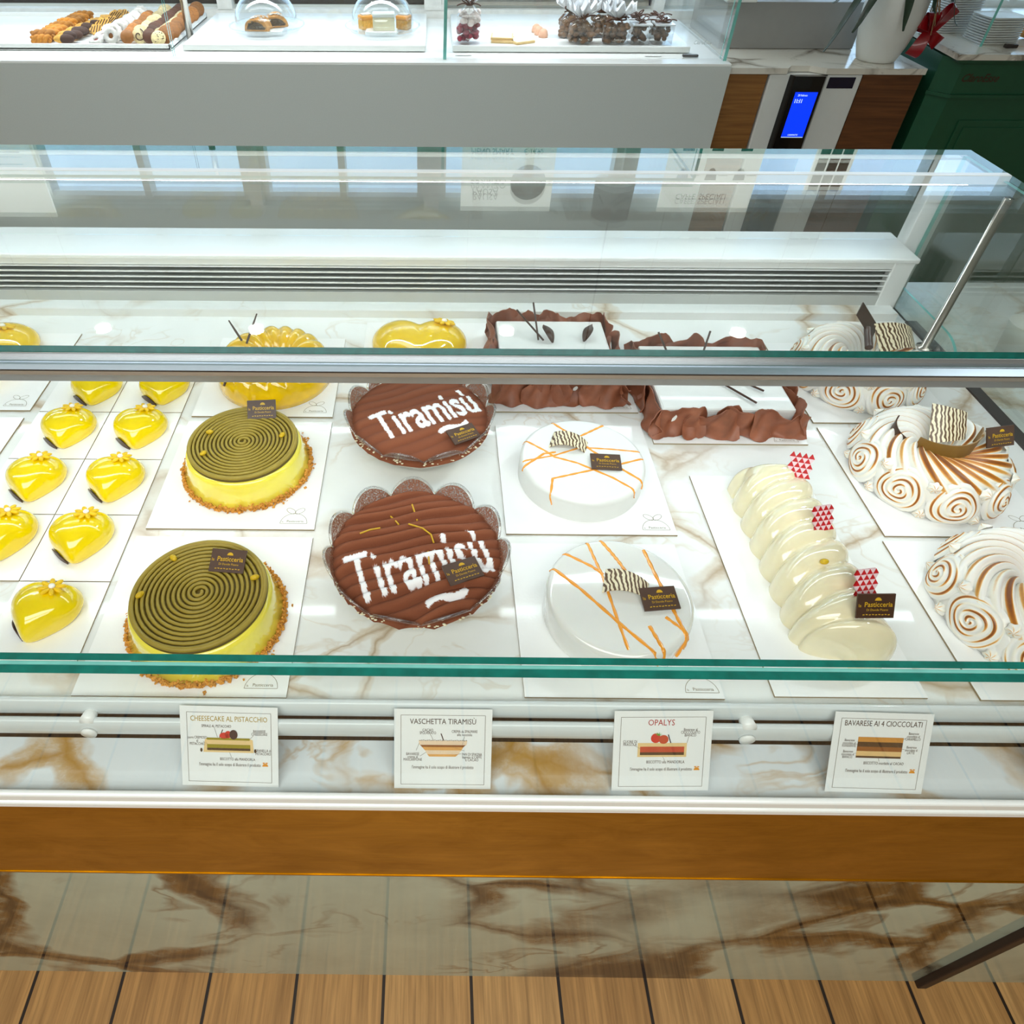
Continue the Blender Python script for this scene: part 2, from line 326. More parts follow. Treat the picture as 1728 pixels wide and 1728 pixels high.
for i, (x0, x1, kind) in enumerate(((-2.6, -.80, 0), (-.745, -.03, 0), (.035, .82, 1), (.86, 2.6, 2)), 1):
    w = empty('window_%d' % i, (x0, WY+.06, 1.262)); struct(w); L = x1-x0
    f = MB(); fm = 'sill_white' if kind == 2 else 'frame_dark'
    f.box(0, L, -.02, .04, .0, .008, 'grey_panel'); f.box(0, L, -.01, .04, .008, .030, fm); f.box(0, L, -.01, .04, .80, .838, 'sill_white')
    nm = max(2, round(L/.42))
    for j in range(nm+1):
        xx = j*(L-.03)/nm; f.box(xx, xx+.03, -.03, .04, .03, .80, 'sill_white')
    f.build('window_frame', w)
    g = MB(); g.box(.0, L, .012, .02, .03, .80, 'clear_glass'); g.build('window_pane', w)
    if kind == 1:
        g = MB()
        for j in range(7): g.add([(.01, -.03, .012+j*.02), (L-.01, -.03, .012+j*.02), (L-.01, -.012, .03+j*.02), (.01, -.012, .03+j*.02)], [(0, 1, 2, 3)], 'blind'); g.box(.01, L-.01, -.032, -.028, .010+j*.02, .013+j*.02, 'blind')
        g.build('blind', w)

# ------------------------------------------------------------------ front display case
DK = .98; XR = 1.066; XL = -1.75; XE = 1.62
case = empty('pastry_display_case', (0, .7, 0)); tag(case, 'low glass and marble pastry display case with brass band, holding the cakes in front', 'display case')
def cpart(name, b, parent=None): return b.build(name, parent or case, loc=(0, -.7, 0))
b = MB(); b.box(XL, XE, .352, 1.50, .0, .642, 'marble_base'); cpart('base_panel', b)
b = MB(); b.box(1.022, 1.042, .339, .353, 0, .642, 'bar_dark', r=.002); cpart('joint_trim', b)
b = MB(); b.box(XL, XE, .346, .37, .645, .893, 'brass'); b.box(XL, XE, .345, .349, .643, .647, 'brass'); cpart('brass_band', b)
b = MB(); b.box(XL, XE, .375, 1.50, .60, .884, 'dark_void'); cpart('carcass', b)
b = MB(); b.box(XL, XE, .341, .352, .895, .909, 'white_coat', r=.003); b.box(XL, XE, .343, .351, .910, .927, 'white_coat', r=.003); cpart('front_profile', b)
b = MB(); b.box(XL, XE, .352, .424, .885, .908, 'marble_ledge'); cpart('ledge', b)
b = MB(); b.box(XL, XE, .443, 1.52, .935, DK, 'marble_deck'); b.box(XL, 1.02, 1.344, 1.39, DK, .998, 'marble_deck'); cpart('deck', b)
for (yc, zc) in ((.430, .982), (.412, .966)):
    b = MB(); n = 12
    prof = [(yc+.0075*math.cos(2*PI*j/n), zc+.016*math.sin(2*PI*j/n)*1.05) for j in range(n)]
    b.add([(XL, y, z) for y, z in prof]+[(XR, y, z) for y, z in prof], [(j, (j+1) % n, n+(j+1) % n, n+j) for j in range(n)], 'rail_white', True)
    rail = cpart('guard_rail', b)
    if yc < .42:
        for x in (-.415, .392, -1.2):
            b = MB(); M = T(x, .423, .975, 0, PI/2)
            b.lathe([(0, -.004), (.0075, -.004), (.0085, -.001), (.0085, .012), (0, .012)], 'white_coat', 16, M=T(x, .420, .978, 0, PI/2-.35)); b.lathe([(0, 0), (.0095, 0), (.0095, .003), (0, .003)], 'white_coat', 20, M=T(x, .4045, .964, 0, PI/2)); b.build('rail_peg', rail)
def pane(name, x0, x1, y0, y1, z0, z1, edge=('t', 'f'), gm='clear_glass', em='glass_edge', parent=None):
    b = MB(); b.box(x0, x1, y0, y1, z0, z1, gm, sides={e: em for e in edge}); return cpart(name, b, parent)
fg = pane('front_glass', XL, XR+.01, .338, .3465, .911, 1.216, ('t', 'r'), 'front_glass_m')
pane('inner_pane', XL, XR+.01, .3515, .359, .909, 1.216, ('t', 'r'), 'front_glass_m', parent=fg).matrix_parent_inverse = Matrix()
bpy.data.objects['inner_pane'].location = (0, 0, 0)
b = MB(); b.box(XL, XR+.01, .3465, .3515, 1.208, 1.2145, 'glass_edge_lite'); b.build('glass_spacer', fg)
pane('top_glass', XL, XR+.012, .7375, 1.318, 1.297, 1.307, ('f', 'r'))
pane('rear_top_glass', XL, XR+.012, 1.334, 1.456, 1.297, 1.307, ('k', 'r'))
b = MB(); b.box(XL, XR+.012, 1.318, 1.334, 1.290, 1.308, 'white_coat', r=.002); tj = cpart('top_joint_profile', b); b = MB(); b.box(XL+.05, XR-.06, 1.321, 1.331, 1.2888, 1.2902, 'led_rear'); b.build('rear_led_strip', tj)
lp = MB(); lp.box(XL, XR, .708, .7375, 1.2835, 1.2905, 'alu', sides={'f': 'alu_mirror'}); lp.box(XL, XR, .7255, .728, 1.2904, 1.2915, 'alu'); lp.box(XL, XR, .7365, .7385, 1.2904, 1.2965, 'alu_mirror'); lp.box(XL, XR, .7075, .7085, 1.2895, 1.2910, 'frame_dark')
lp.box(XL, XR, .732, .784, 1.2560, 1.2700, 'alu'); lp.box(XL, XR, .732, .737, 1.268, 1.2845, 'alu'); lamp = cpart('light_profile', lp)
b = MB(); b.box(XL+.05, XR-.03, .7580, .7770, 1.2545, 1.2562, 'led'); b.build('led_and_fill_strip', lamp)
b = MB(); b.box(XL+.05, XR-.03, .7838, .7852, 1.2575, 1.2690, 'grille_fill'); b.build('led_and_fill_strip', lamp)  # added rear-facing glow strip, brightens the grille and its white top
# rear louvred air grille
gr = MB(); GX = 1.005
gr.box(XL, GX+.03, 1.378, 1.512, 1.098, 1.109, 'white_coat', r=.003); gr.box(XL, GX+.02, 1.418, 1.505, DK, 1.10, 'grille_grey', sides={'f': 'vent_shade'}); gr.box(GX-.02, GX+.025, 1.380, 1.40, DK, 1.10, 'white_coat', r=.003); gr.box(XL, GX, 1.381, 1.392, .998, 1.022, 'grille_grey'); gr.box(XL, GX, 1.3815, 1.392, 1.085, 1.098, 'white_coat')  # darker front face of the backing paints in the shade between slats
grille = cpart('air_grille', gr)
for j in range(5):
    z = 1.030+j*.0125; b = MB(); b.box(XL, GX-.02, 1.3815, 1.3835, z, z+.0030, 'white_coat'); b.add([(XL, 1.3825, z+.0026), (GX-.02, 1.3825, z+.0026), (GX-.02, 1.4175, z-.009), (XL, 1.4175, z-.009), (XL, 1.3825, z+.0010), (GX-.02, 1.3825, z+.0010), (GX-.02, 1.4175, z-.0105), (XL, 1.4175, z-.0105)], [(0, 1, 2, 3), (4, 7, 6, 5), (0, 4, 5, 1)], 'grille_grey'); b.build('slat', grille)  # white lip and greyer slope paint the slat's edge highlight and shade
# right end
b = MB(); V = [(y, z) for y, z in ((.35, .93), (1.45, .93), (1.45, 1.297), (.74, 1.297), (.37, 1.205), (.35, 1.205))]
M = Matrix(((0, 0, 1, XR), (1, 0, 0, 0), (0, 1, 0, 0), (0, 0, 0, 1))); b.prism(V, 0, .009, 'side_glass', 'glass_edge_lite', M=M); cpart('side_glass', b)
b = MB(); b.box(XR-.026, XR-.002, .45, 1.34, DK, DK+.004, 'frame_dark'); cpart('side_seal', b)
b = MB(); P = [(1.16, .0)]+[(1.16+.07*(1-math.cos(a)), .05*math.sin(a)+.0) for a in np.linspace(.1, PI/2, 10)]+[(1.475, .05), (1.475, 0)]
b.prism(P, 0, .006, 'side_glass', 'glass_edge_lite', M=Matrix(((0, 0, 1, XR-.024), (1, 0, 0, 0), (0, 1, 0, DK), (0, 0, 0, 1)))); cpart('end_divider', b)
b = MB(); b.box(1.036, 1.072, 1.452, 1.486, DK, 1.292, 'white_coat', r=.002); b.box(1.072, 1.086, 1.452, 1.48, DK, 1.292, 'grille_grey'); cpart('door_frame', b)
b = MB(); b.lathe([(.0, 0), (.016, 0), (.016, .004), (.008, .006), (.008, .317), (0, .317)], 'steel', 20, c=(1.030, 1.24, DK)); cpart('corner_post', b)
b = MB(); b.box(XL, 1.036, 1.470, 1.474, 1.11, 1.290, 'clear_glass'); b.box(XL, 1.04, 1.466, 1.478, 1.284, 1.2965, 'white_coat'); cpart('rear_door', b)

# ------------------------------------------------------------------ shared bits
def logo(b, M, s=1., ink='logo_ink', txt=True):
    w = .0006*s
    b.pline([(.021*s*math.cos(a), .021*s*math.sin(a)) for a in np.linspace(0, PI, 26)], w, ink, M=M); b.line((-.021*s, 0), (.021*s, 0), w, ink, M)
    for sg in (-1, 1):
        pts = []
        for a in np.linspace(0, 2*PI, 22):
            u = .0085*s*(1-math.cos(a)); v = .0045*s*math.sin(a); c, q = math.cos(.62), math.sin(.62); pts.append((sg*(u*c-v*q), .0213*s+u*q+v*c))
        b.pline(pts, w, ink, M=M)
    if txt:
        b.text('Pasticceria', .0062*s, ink, M @ T(.002*s, .0045*s, 0), sx=1.0); b.text('la', .004*s, ink, M @ T(-.0175*s, .0036*s, 0))
def board(name, x0, x1, y0, y1, label, cat='cake board', group='square white cake boards', lg=True, th=.003, mark=(.034, .012)):
    b = MB(); w, d = x1-x0, y1-y0
    b.box(-w/2, w/2, -d/2, d/2, 0, th, 'board_edge', sides={'t': 'board_white'})
    if lg: logo(b, T(w/2-mark[0], -d/2+mark[1], th+.0003))
    o = b.build(name, loc=((x0+x1)/2, (y0+y1)/2, DK+.0003)); return tag(o, label, cat, group)
BT = DK+.0033
def plaque(parent, M, gold='gold_ink', base='choc_plaque'):
    b = MB(); b.box(-.024, .024, -.016, .016, 0, .0022, base, M=M)
    Z = M @ T(0, 0, .0026)
    b.text('Pasticceria', .0092, gold, Z @ T(.003, .002, 0), sx=.92, bold=.01); b.text('la', .006, gold, Z @ T(-.0205, .0008, 0)); b.text('Di Davide Pisano', .0042, gold, Z @ T(.002, -.005, 0), sx=.95)
    b.prism([(.0042*math.cos(a), .0075+.0042*math.sin(a)) for a in np.linspace(0, PI, 12)], 0, .0002, gold, M=Z @ T(.002, 0, 0))
    for k in range(9): b.line((-.016+k*.004, -.0115+.0006*(k % 2)), (-.0135+k*.004, -.0112), .0011, gold, Z)
    return b.build('chocolate_plaque', parent)
def rc(r, h, e, n=8, r0=None):  # lathe profile, rounded top edge
    r0 = r0 or r
    P = [(r0*.98, 0), (r0, .004)]; 
    for a in np.linspace(0, PI/2, n): P.append((r-e+e*math.cos(a), h-e+e*math.sin(a)))
    return P+[(r*.5, h), (0.0001, h)]

# ------------------------------------------------------------------ heart cakes
def heart_pts(n, blend=.30):
    t = np.linspace(0, 2*PI, n, endpoint=False)
    x = 16*np.sin(t)**3/16.; y = (13*np.cos(t)-5*np.cos(2*t)-2*np.cos(3*t)-np.cos(4*t)+2.5)/15.
    return np.stack([x*(1-blend)+blend*np.sin(t), y*(1-blend)+blend*np.cos(t)*.95], 1)
def zat(b, x, y): return max((p[2] for p in b.v if (p[0]-x)**2+(p[1]-y)**2 < .00006), default=.04)
def heart_body(W, D, H, m, blend=.30, tw=.95):
    b = MB(); n = 72; h = heart_pts(n, blend); h[:, 0] *= W/(h[:, 0].max()-h[:, 0].min()); h[:, 1] *= D/(h[:, 1].max()-h[:, 1].min())
    P = []
    for a in np.linspace(-.45, PI/2, 20):
        s = abs(math.cos(a))**.72; z = H*(.22+.78*math.sin(a)) if a > 0 else H*.22*(1+math.sin(a)/math.sin(.45))
        cs = max(abs(math.cos(a))**.80, .0005); soft = max(0., 1-cs)
        q = h*cs; wt = min(.95, .05+tw*soft**.7); q = q*(1-wt)+wt*np.stack([np.sin(np.linspace(0, 2*PI, n, endpoint=False))*W*.46*cs, np.cos(np.linspace(0, 2*PI, n, endpoint=False))*D*.44*cs], 1)
        P.append([(x, y, z) for x, y in q])
    b.grid(P, m, cv=True); return b
def flower(parent, M, r, m='petal_yellow'):
    b = MB()
    for j in range(8):
        a = j*PI/4+.2; b.ell((0, 0, 0), (r*.42, r*.20, r*.13), m, 6, 10, M=M @ T(math.cos(a)*r*.58, math.sin(a)*r*.58, r*.08, a))
    f = b.build('sugar_flower', parent); b = MB(); b.ell((0, 0, r*.18), (r*.24, r*.24, r*.18), 'sugar_white', 8, 12, M=M); b.build('flower_center', f); return f
def small_heart():
    e = empty('heart_cake', (0, 0, 0)); hb = heart_body(.094, .091, .046, 'yellow_glaze', .46, 1.15); hb.build('glaze', e)
    flower(e, T(.015, .016, zat(hb, .015, .016)-.0005, .3, -.22, .2), .0185)
    P = [[(-.040+.030*u, -.012-.030*u-.0035*math.sin(PI*u), v*(.003+.011*math.sin(PI*u))) for v in (0, .5, 1)] for u in np.linspace(0, 1, 9)]
    b = MB(); b.sheet(P, .0015, 'choc'); b.build('chocolate_leaf', e); return e
hearts = [(-.505, 1.068, 0.15, 'right column, farthest row, under the light bar'), (-.634, 1.066, .12, 'left column, farthest row, beside the big heart'), (-.513, .945, .1, 'right column, second farthest row'), (-.641, .945, .12, 'left column, second farthest row'), (-.515, .817, .05, 'right column, middle row'), (-.645, .817, .12, 'left column, middle row'), (-.524, .693, .12, 'right column, second nearest row'), (-.642, .695, .15, 'left column, second nearest row'), (-.524, .560, -.12, 'nearest row, by the low front glass')]
BR = [1.134, 1.005, .877, .7485, .6185, .490]
proto = small_heart()
for i, (x, y, rz, lab) in enumerate(hearts):
    o = proto if i == 0 else dup(proto)
    o.location = (x, y, BT); o.rotation_euler = (0, 0, rz); o.scale = (1, 1, 1)
    tag(o, 'small yellow glazed heart cake with flower, '+lab, 'cake', 'small yellow heart cakes')
    c = 0 if x > -.58 else 1; r = next(k for k in range(5) if BR[k+1] < y <= BR[k]); x1 = -.457-c*.1325
    board('mono_board', x1-.131, x1, BR[r+1]+.0008, BR[r]-.0008, 'small white card square under the heart in '+lab.split(' row')[0].replace('right column', 'right column').split(' cut')[0]+' row', 'cake board', 'small white squares under the hearts', lg=False, th=.0025)
def big_heart(x, y, rz, lab, fm, W=.196, D=.20):
    e = empty('large_heart_cake', (x, y, BT), rz); hb = heart_body(W, D, .062, 'deep_yellow', .2, .32); hb.build('glaze', e); fx, fy = fm; flower(e, T(fx, fy, zat(hb, fx, fy)-.001, .3, -.25, .25), .024); return tag(e, lab, 'cake', 'large yellow heart cakes')
big_heart(-.021, 1.185, .0, 'large glossy yellow heart cake behind the rear tiramisu bowl', (.050, .048))
big_heart(-.905, 1.150, .25, 'large yellow heart cake at the left edge behind the small hearts', (.060, .040), .235, .215)
board('cake_board', -.136, .122, 1.06, 1.32, 'white square board under the large heart behind the tiramisu')
board('cake_board', -1.0, -.739, 1.008, 1.268, 'white square board under the large heart at the left edge')
board('cake_board', -1.0, -.741, .735, .987, 'empty white square board left of the small hearts, partly out of picture', lg=False)

# ------------------------------------------------------------------ bundt cake
board('cake_board', -.436, -.177, .995, 1.255, 'white square board under the fluted yellow ring cake')
e = empty('fluted_ring_cake', (-.302, 1.122, BT)); tag(e, 'glossy yellow fluted ring cake with crossed chocolate sticks', 'cake')
b = MB(); nu, nv = 22, 240; P = []
R0, ra, H = .068, .042, .066
for i, a in enumerate(np.linspace(-.25, PI+.35, nu)):
    row = []
    for j in range(nv):
        th = 2*PI*j/nv; w = math.sin(a) if 0 < a < PI else 0
        fl = abs(math.sin(9*th+1.3*a))**.6; s = (1-.16*max(0, w)*(1-fl))
        r = R0+ra*math.cos(a)*(s if a < PI/2 else 1.); z = H*max(0, math.sin(a))**.8*s
        row.append((r*math.cos(th), r*math.sin(th), z))
    P.append(row)
b.grid(P, 'bundt_yellow', cv=True); b.build('glaze', e)
for p, q in (((-.083, .040, .100), (-.060, .022, .066)), ((-.030, .052, .108), (-.050, .015, .064)), ((-.060, -.075, .072), (-.073, -.094, .044)), ((-.012, -.066, .074), (.006, -.092, .052))):
    b = MB(); b.tube([p, tuple((np.array(p)+np.array(q))/2), q], [.0013, .0022, .0022], 'choc', 8); b.build('chocolate_stick', e)

# ------------------------------------------------------------------ spiral cheesecakes
def nut(parent, M):
    b = MB(); b.ell((0, 0, 0), (.0065, .0042, .0036), 'pistachio_nut', 8, 12, M=M); return b.build('pistachio', parent)
def cheesecake(x, y, lab, nuts, pM, seed):
    rnd = random.Random(seed); e = empty('spiral_cheesecake', (x, y, BT)); tag(e, lab, 'cake', 'pistachio spiral cheesecakes')
    b = MB(); b.lathe(rc(.0945, .050, .010, 8, .104), 'pale_yellow', 96); b.build('cream_body', e)
    b = MB(); b.lathe([(.089, .049), (.0895, .0525), (.087, .0540), (0.0001, .0540)], 'olive_dark', 96)
    N = 12*40; pts = []; rr = []
    for i in range(N):
        u = i/(N-1); a = -u*12.5*2*PI+.8; r = .003+.0825*u; pts.append((r*math.cos(a), r*math.sin(a), .0560)); rr.append(.00235+.0002*math.sin(i*.9))
    b.tube(pts, rr, 'olive', 8); b.tube([(.0862*math.cos(a), .0862*math.sin(a), .0555) for a in np.linspace(0, 2*PI, 90, endpoint=False)], .0036, 'olive', 8, closed=True)
    b.build('pistachio_spiral', e)
    b = MB()
    for i in range(1300):
        a = rnd.uniform(0, 2*PI); r = .1045+rnd.gauss(.0008, .0015); z = abs(rnd.gauss(0, .0050)); s = rnd.uniform(.0010, .0027)
        if rnd.random() < .008: r += rnd.uniform(.004, .012); z = .001
        b.box(-s, s, -s*.8, s*.8, -s*.35, s*.35, 'crumb', M=T(r*math.cos(a), r*math.sin(a), max(z, s*.4), rnd.uniform(0, 6), rnd.uniform(-1, 1), rnd.uniform(-1, 1)))
    b.v = [(x, y, max(z, .0004)) for x, y, z in b.v]; c = b.build('biscuit_crumbs', e); c['kind'] = 'stuff'
    for nx, ny, rz in nuts: nut(e, T(nx, ny, .0605, rz))
    plaque(e, pM)
board('cake_board', -.437, -.176, .721, .980, 'white square board under the rear spiral cheesecake')
board('cake_board', -.446, -.176, .442, .705, 'white square board under the front spiral cheesecake')
cheesecake(-.305, .862, 'pistachio spiral cheesecake, farther of the two, with plaque at its back rim', ((-.058, .018, .1), (-.056, -.034, .9), (.063, .012, 1.1)), T(.020, .070, .067, .08, .75), 3)
cheesecake(-.302, .560, 'pistachio spiral cheesecake nearest the front glass', ((-.048, .054, -.7), (-.075, -.008, .9), (.070, .022, .4)), T(.030, .046, .064, -.08, .42), 5)

# ------------------------------------------------------------------ tiramisu bowls
def raster_text(st, h, sx, rot, ox, oy, n, ext, bold=.03, shear=.0):
    V, F = text_mesh(st, 3, bold); c, s = math.cos(rot), math.sin(rot); A = np.zeros((n, n), bool)
    g = (np.arange(n)+.5)/n*2*ext-ext; X, Y = np.meshgrid(g, g, indexing='ij')
    Q = []
    for x, y, _ in V: u, v = x*h*sx+y*h*shear, y*h; Q.append((u*c-v*s+ox, u*s+v*c+oy))
    for f in F:
        for k in range(1, len(f)-1):
            a, b_, d = Q[f[0]], Q[f[k]], Q[f[k+1]]
            lo = [max(0, int((min(a[i], b_[i], d[i])+ext)/(2*ext)*n)-1) for i in (0, 1)]; hi = [min(n, int((max(a[i], b_[i], d[i])+ext)/(2*ext)*n)+2) for i in (0, 1)]
            if lo[0] >= hi[0] or lo[1] >= hi[1]: continue
            x, y = X[lo[0]:hi[0], lo[1]:hi[1]], Y[lo[0]:hi[0], lo[1]:hi[1]]
            e1 = (b_[0]-a[0])*(y-a[1])-(b_[1]-a[1])*(x-a[0]); e2 = (d[0]-b_[0])*(y-b_[1])-(d[1]-b_[1])*(x-b_[0]); e3 = (a[0]-d[0])*(y-d[1])-(a[1]-d[1])*(x-d[0])
            A[lo[0]:hi[0], lo[1]:hi[1]] |= ((e1 >= 0) & (e2 >= 0) & (e3 >= 0)) | ((e1 <= 0) & (e2 <= 0) & (e3 <= 0))
    return A
def blur(A, k):
    A = A.astype(float)
    for _ in range(k): A = (A+np.roll(A, 1, 0)+np.roll(A, -1, 0)+np.roll(A, 1, 1)+np.roll(A, -1, 1))/5
    return A
def tiramisu(x, y, lab, amp, freq, tilt, texts, pM, gold, seed):
    e = empty('tiramisu_bowl', (x, y, DK+.0003)); tag(e, lab, 'dessert', 'tiramisu bowls')
    R = .116; NS = 11
    def scal(th): return abs(math.cos(NS*th/2+.4))
    def wall(t, th, off=0.):
        s = scal(th); rim = s**.7; r = .074+(.046+.0095*rim)*t**.75+off; z = .004+(.052+.024*rim)*t**1.25
        return (r*math.cos(th), r*math.sin(th), z)
    n = 176; ths = [2*PI*j/n for j in range(n)]
    b = MB(); ts = np.linspace(0, 1, 14)
    P = [[(0.0001*math.cos(t), .0001*math.sin(t), 0) for t in ths], [(.072*math.cos(t), .072*math.sin(t), 0) for t in ths]]+[[wall(t, th) for th in ths] for t in ts]+[[wall(t, th, -.003) for th in ths] for t in ts[::-1]]
    b.grid(P, 'bowl_glass', cv=True); b.build('glass_bowl', e)
    b = MB(); b.tube([wall(1, t, -.0015) for t in ths], .0019, 'dome_glass', 6, closed=True); b.build('bowl_rim', bpy.data.objects[e.children[0].name])
    b = MB(); P = [[wall(t, th, -.0034) for th in ths] for t in np.linspace(.76, .985, 6)]; b.grid(P, 'cocoa_dust', cv=True); b.build('cocoa_dust', e)
    b = MB(); tt = np.linspace(0, .80, 10)
    P = [[((.074+.047*t**.75-.0035)*math.cos(th), (.074+.047*t**.75-.0035)*math.sin(th), .0045+.056*t**1.25) for th in ths] for t in tt]
    b.grid([[(0.0001*math.cos(t), .0001*math.sin(t), .0045) for t in ths]]+P, 'cream', cv=True); b.build('cream_filling', e)
    # cocoa surface
    R = .121; G = 300; ext = .125; A = np.zeros((G, G))
    for t in texts: A = np.maximum(A, raster_text(*t[:1], *t[1:6], G, ext, *t[6:]).astype(float))
    A = blur(A, 4); rnd = np.random.RandomState(seed); ph = rnd.uniform(0, 6, 12)
    def ridge(px, py):
        u = -px*math.sin(tilt)+py*math.cos(tilt); v = px*math.cos(tilt)+py*math.sin(tilt)
        u2 = u+.0055*math.sin(v*22+ph[0]+u*18)+.003*math.sin(v*47+ph[1])
        w = u2*freq; i = math.floor(w); fr = w-i; hgt = 1-abs(2*fr-1)**2.2
        return hgt*(.75+.25*math.sin(i*2.3+ph[2]+v*20))
    nr, na = 92, 300; P = []; K = []
    for i in range(nr+1):
        rr = (i/nr)**.9*R+.00005; row = []; kr = []
        for j in range(na):
            th = 2*PI*j/na; px, py = rr*math.cos(th), rr*math.sin(th); h = ridge(px, py); ed = max(0., (rr/R-.82)/.18)
            z = .0575+amp*h*(1-.35*ed)+.008*(1-(rr/R)**2)-.010*ed**3
            gx, gy = int((px+ext)/(2*ext)*G), int((py+ext)/(2*ext)*G); s = A[min(G-1, gx), min(G-1, gy)]
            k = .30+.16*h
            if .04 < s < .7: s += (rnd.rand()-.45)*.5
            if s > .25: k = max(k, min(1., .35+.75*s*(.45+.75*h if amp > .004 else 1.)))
            row.append((px, py, z)); kr.append(k)
        P.append(row); K.append(kr)
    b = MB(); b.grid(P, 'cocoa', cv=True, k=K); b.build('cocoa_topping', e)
    rnd2 = random.Random(seed)
    b = MB()
    for i in range(150):
        th = rnd2.uniform(0, 2*PI); rad = R*rnd2.uniform(.965, 1.02); s = rnd2.uniform(.0007, .0017); b.ell((rad*math.cos(th), rad*math.sin(th), .0535+rnd2.uniform(0, .003)), (s*1.6, s, s*.6), 'cream', 4, 6)
    c = b.build('cream_edge', e); c['kind'] = 'stuff'
    for pts in gold:
        b = MB(); Q = [(px, py, .0585+amp*ridge(px, py)+.008*(1-(px*px+py*py)/R/R)) for px, py in pts]; b.tube(Q, .0013, 'gold_ink', 6); b.build('gold_drizzle', e)
    plaque(e, pM)
tilt = .42
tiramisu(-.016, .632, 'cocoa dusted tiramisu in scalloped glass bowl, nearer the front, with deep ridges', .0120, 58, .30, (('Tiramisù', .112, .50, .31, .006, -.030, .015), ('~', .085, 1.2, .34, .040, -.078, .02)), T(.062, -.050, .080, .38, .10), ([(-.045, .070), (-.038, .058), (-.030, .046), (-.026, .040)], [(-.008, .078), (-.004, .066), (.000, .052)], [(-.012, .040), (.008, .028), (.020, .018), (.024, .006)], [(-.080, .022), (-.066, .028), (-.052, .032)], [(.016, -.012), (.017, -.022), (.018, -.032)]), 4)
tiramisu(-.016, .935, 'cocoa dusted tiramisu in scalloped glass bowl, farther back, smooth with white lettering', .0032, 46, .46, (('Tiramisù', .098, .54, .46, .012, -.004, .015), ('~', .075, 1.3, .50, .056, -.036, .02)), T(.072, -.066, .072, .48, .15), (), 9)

# ------------------------------------------------------------------ white drizzled cakes
def zebra_curl(parent, M, L, Wd, arc, mat_='zebra_chocolate'):
    r = L/arc; b = MB()
    P = [[(r*math.sin((u-.5)*arc), (v-.5)*Wd*(1-.35*u), r*(math.cos((u-.5)*arc)-math.cos(arc/2))) for v in np.linspace(0, 1, 8)] for u in np.linspace(0, 1, 16)]
    b.sheet(P, .0018, mat_, 'zebra_chocolate', M=M); return b.build('zebra_chocolate_curl', parent)
def opalys(x, y, R, H, lab, lines, zM, pM, m):
    e = empty('white_drizzle_cake', (x, y, BT)); tag(e, lab, 'cake', 'white cakes with orange drizzle')
    b = MB(); b.lathe(rc(R, H, .009, 9), m, 110); b.build('glaze', e)
    for pts, w in lines:
        n = 14; Q = []
        for i in range(len(pts)-1):
            for u in np.linspace(0, 1, n, endpoint=False): Q.append(np.array(pts[i])*(1-u)+np.array(pts[i+1])*u)
        Q.append(np.array(pts[-1])); V = []
        for px, py in Q:
            r = math.hypot(px, py); over = r-(R-.009)
            if over <= 0: z = H
            elif over < .009: z = H-.009+math.sqrt(max(0, .009**2-over**2))
            else: s = (R+.0003)/r; px, py, z = px*s, py*s, H-.009-(over-.009)*1.2
            V.append((px, py, z+.0001))
        rr = [w*1.35*(.75+.35*abs(math.sin(i*.55+len(V)))) for i in range(len(V))]
        b = MB(); b.tube(V, rr, 'orange_drizzle', 8, flat=.35); b.build('orange_drizzle', e)
    zebra_curl(e, zM, .062, .040, 1.5); plaque(e, pM); return e
board('cake_board', .120, .383, .716, .976, 'white square board under the matt white cake behind', mark=(.030, .010))
board('cake_board', .1225, .373, .446, .697, 'white square board under the glossy white cake at the front', mark=(.026, .008))
opalys(.250, .840, .101, .045, 'matt white round cake with thin orange lines, farther back', (
    ([(-.045, .097), (-.018, .066), (.018, .018), (.055, -.022), (.090, -.057)], .0017), ([(-.092, .045), (-.060, .018), (-.045, .002), (-.010, -.012), (.040, -.045), (.075, -.077)], .0015), ([(-.099, -.022), (-.062, .010), (-.042, .014)], .0016), ([(.048, .083), (.022, .066), (-.006, .048)], .0016), ([(-.098, -.008), (-.045, .006), (.0, .026), (.05, .022), (.096, .016)], .0013), ([(-.064, -.092), (-.055, -.048), (-.010, -.034), (.045, -.018), (.098, .0)], .0015)),
    T(-.018, .034, .0452, -.35), T(.034, -.014, .049, -.06, .12), 'white_satin')
opalys(.256, .568, .097, .05, 'glossy white round cake with orange drizzle nearest the front glass', (
    ([(-.086, .045), (-.050, .006), (-.008, -.048), (.040, -.105)], .0019), ([(-.066, .070), (-.030, .046), (-.016, .032)], .0017), ([(-.030, .093), (-.024, .060), (-.018, .030), (-.012, -.030), (-.006, -.085)], .0016), ([(-.010, .094), (.002, .070), (.010, .052), (.020, .024)], .0019), ([(.028, -.050), (.036, -.078), (.042, -.098)], .0019), ([(.048, .076), (.055, .030), (.064, -.02), (.070, -.055), (.074, -.088)], .0019), ([(.052, -.036), (.070, -.055), (.092, -.074)], .0018)),
    T(.010, .012, .0502, -.30), T(.048, -.012, .056, .10, .22), 'white_glaze')

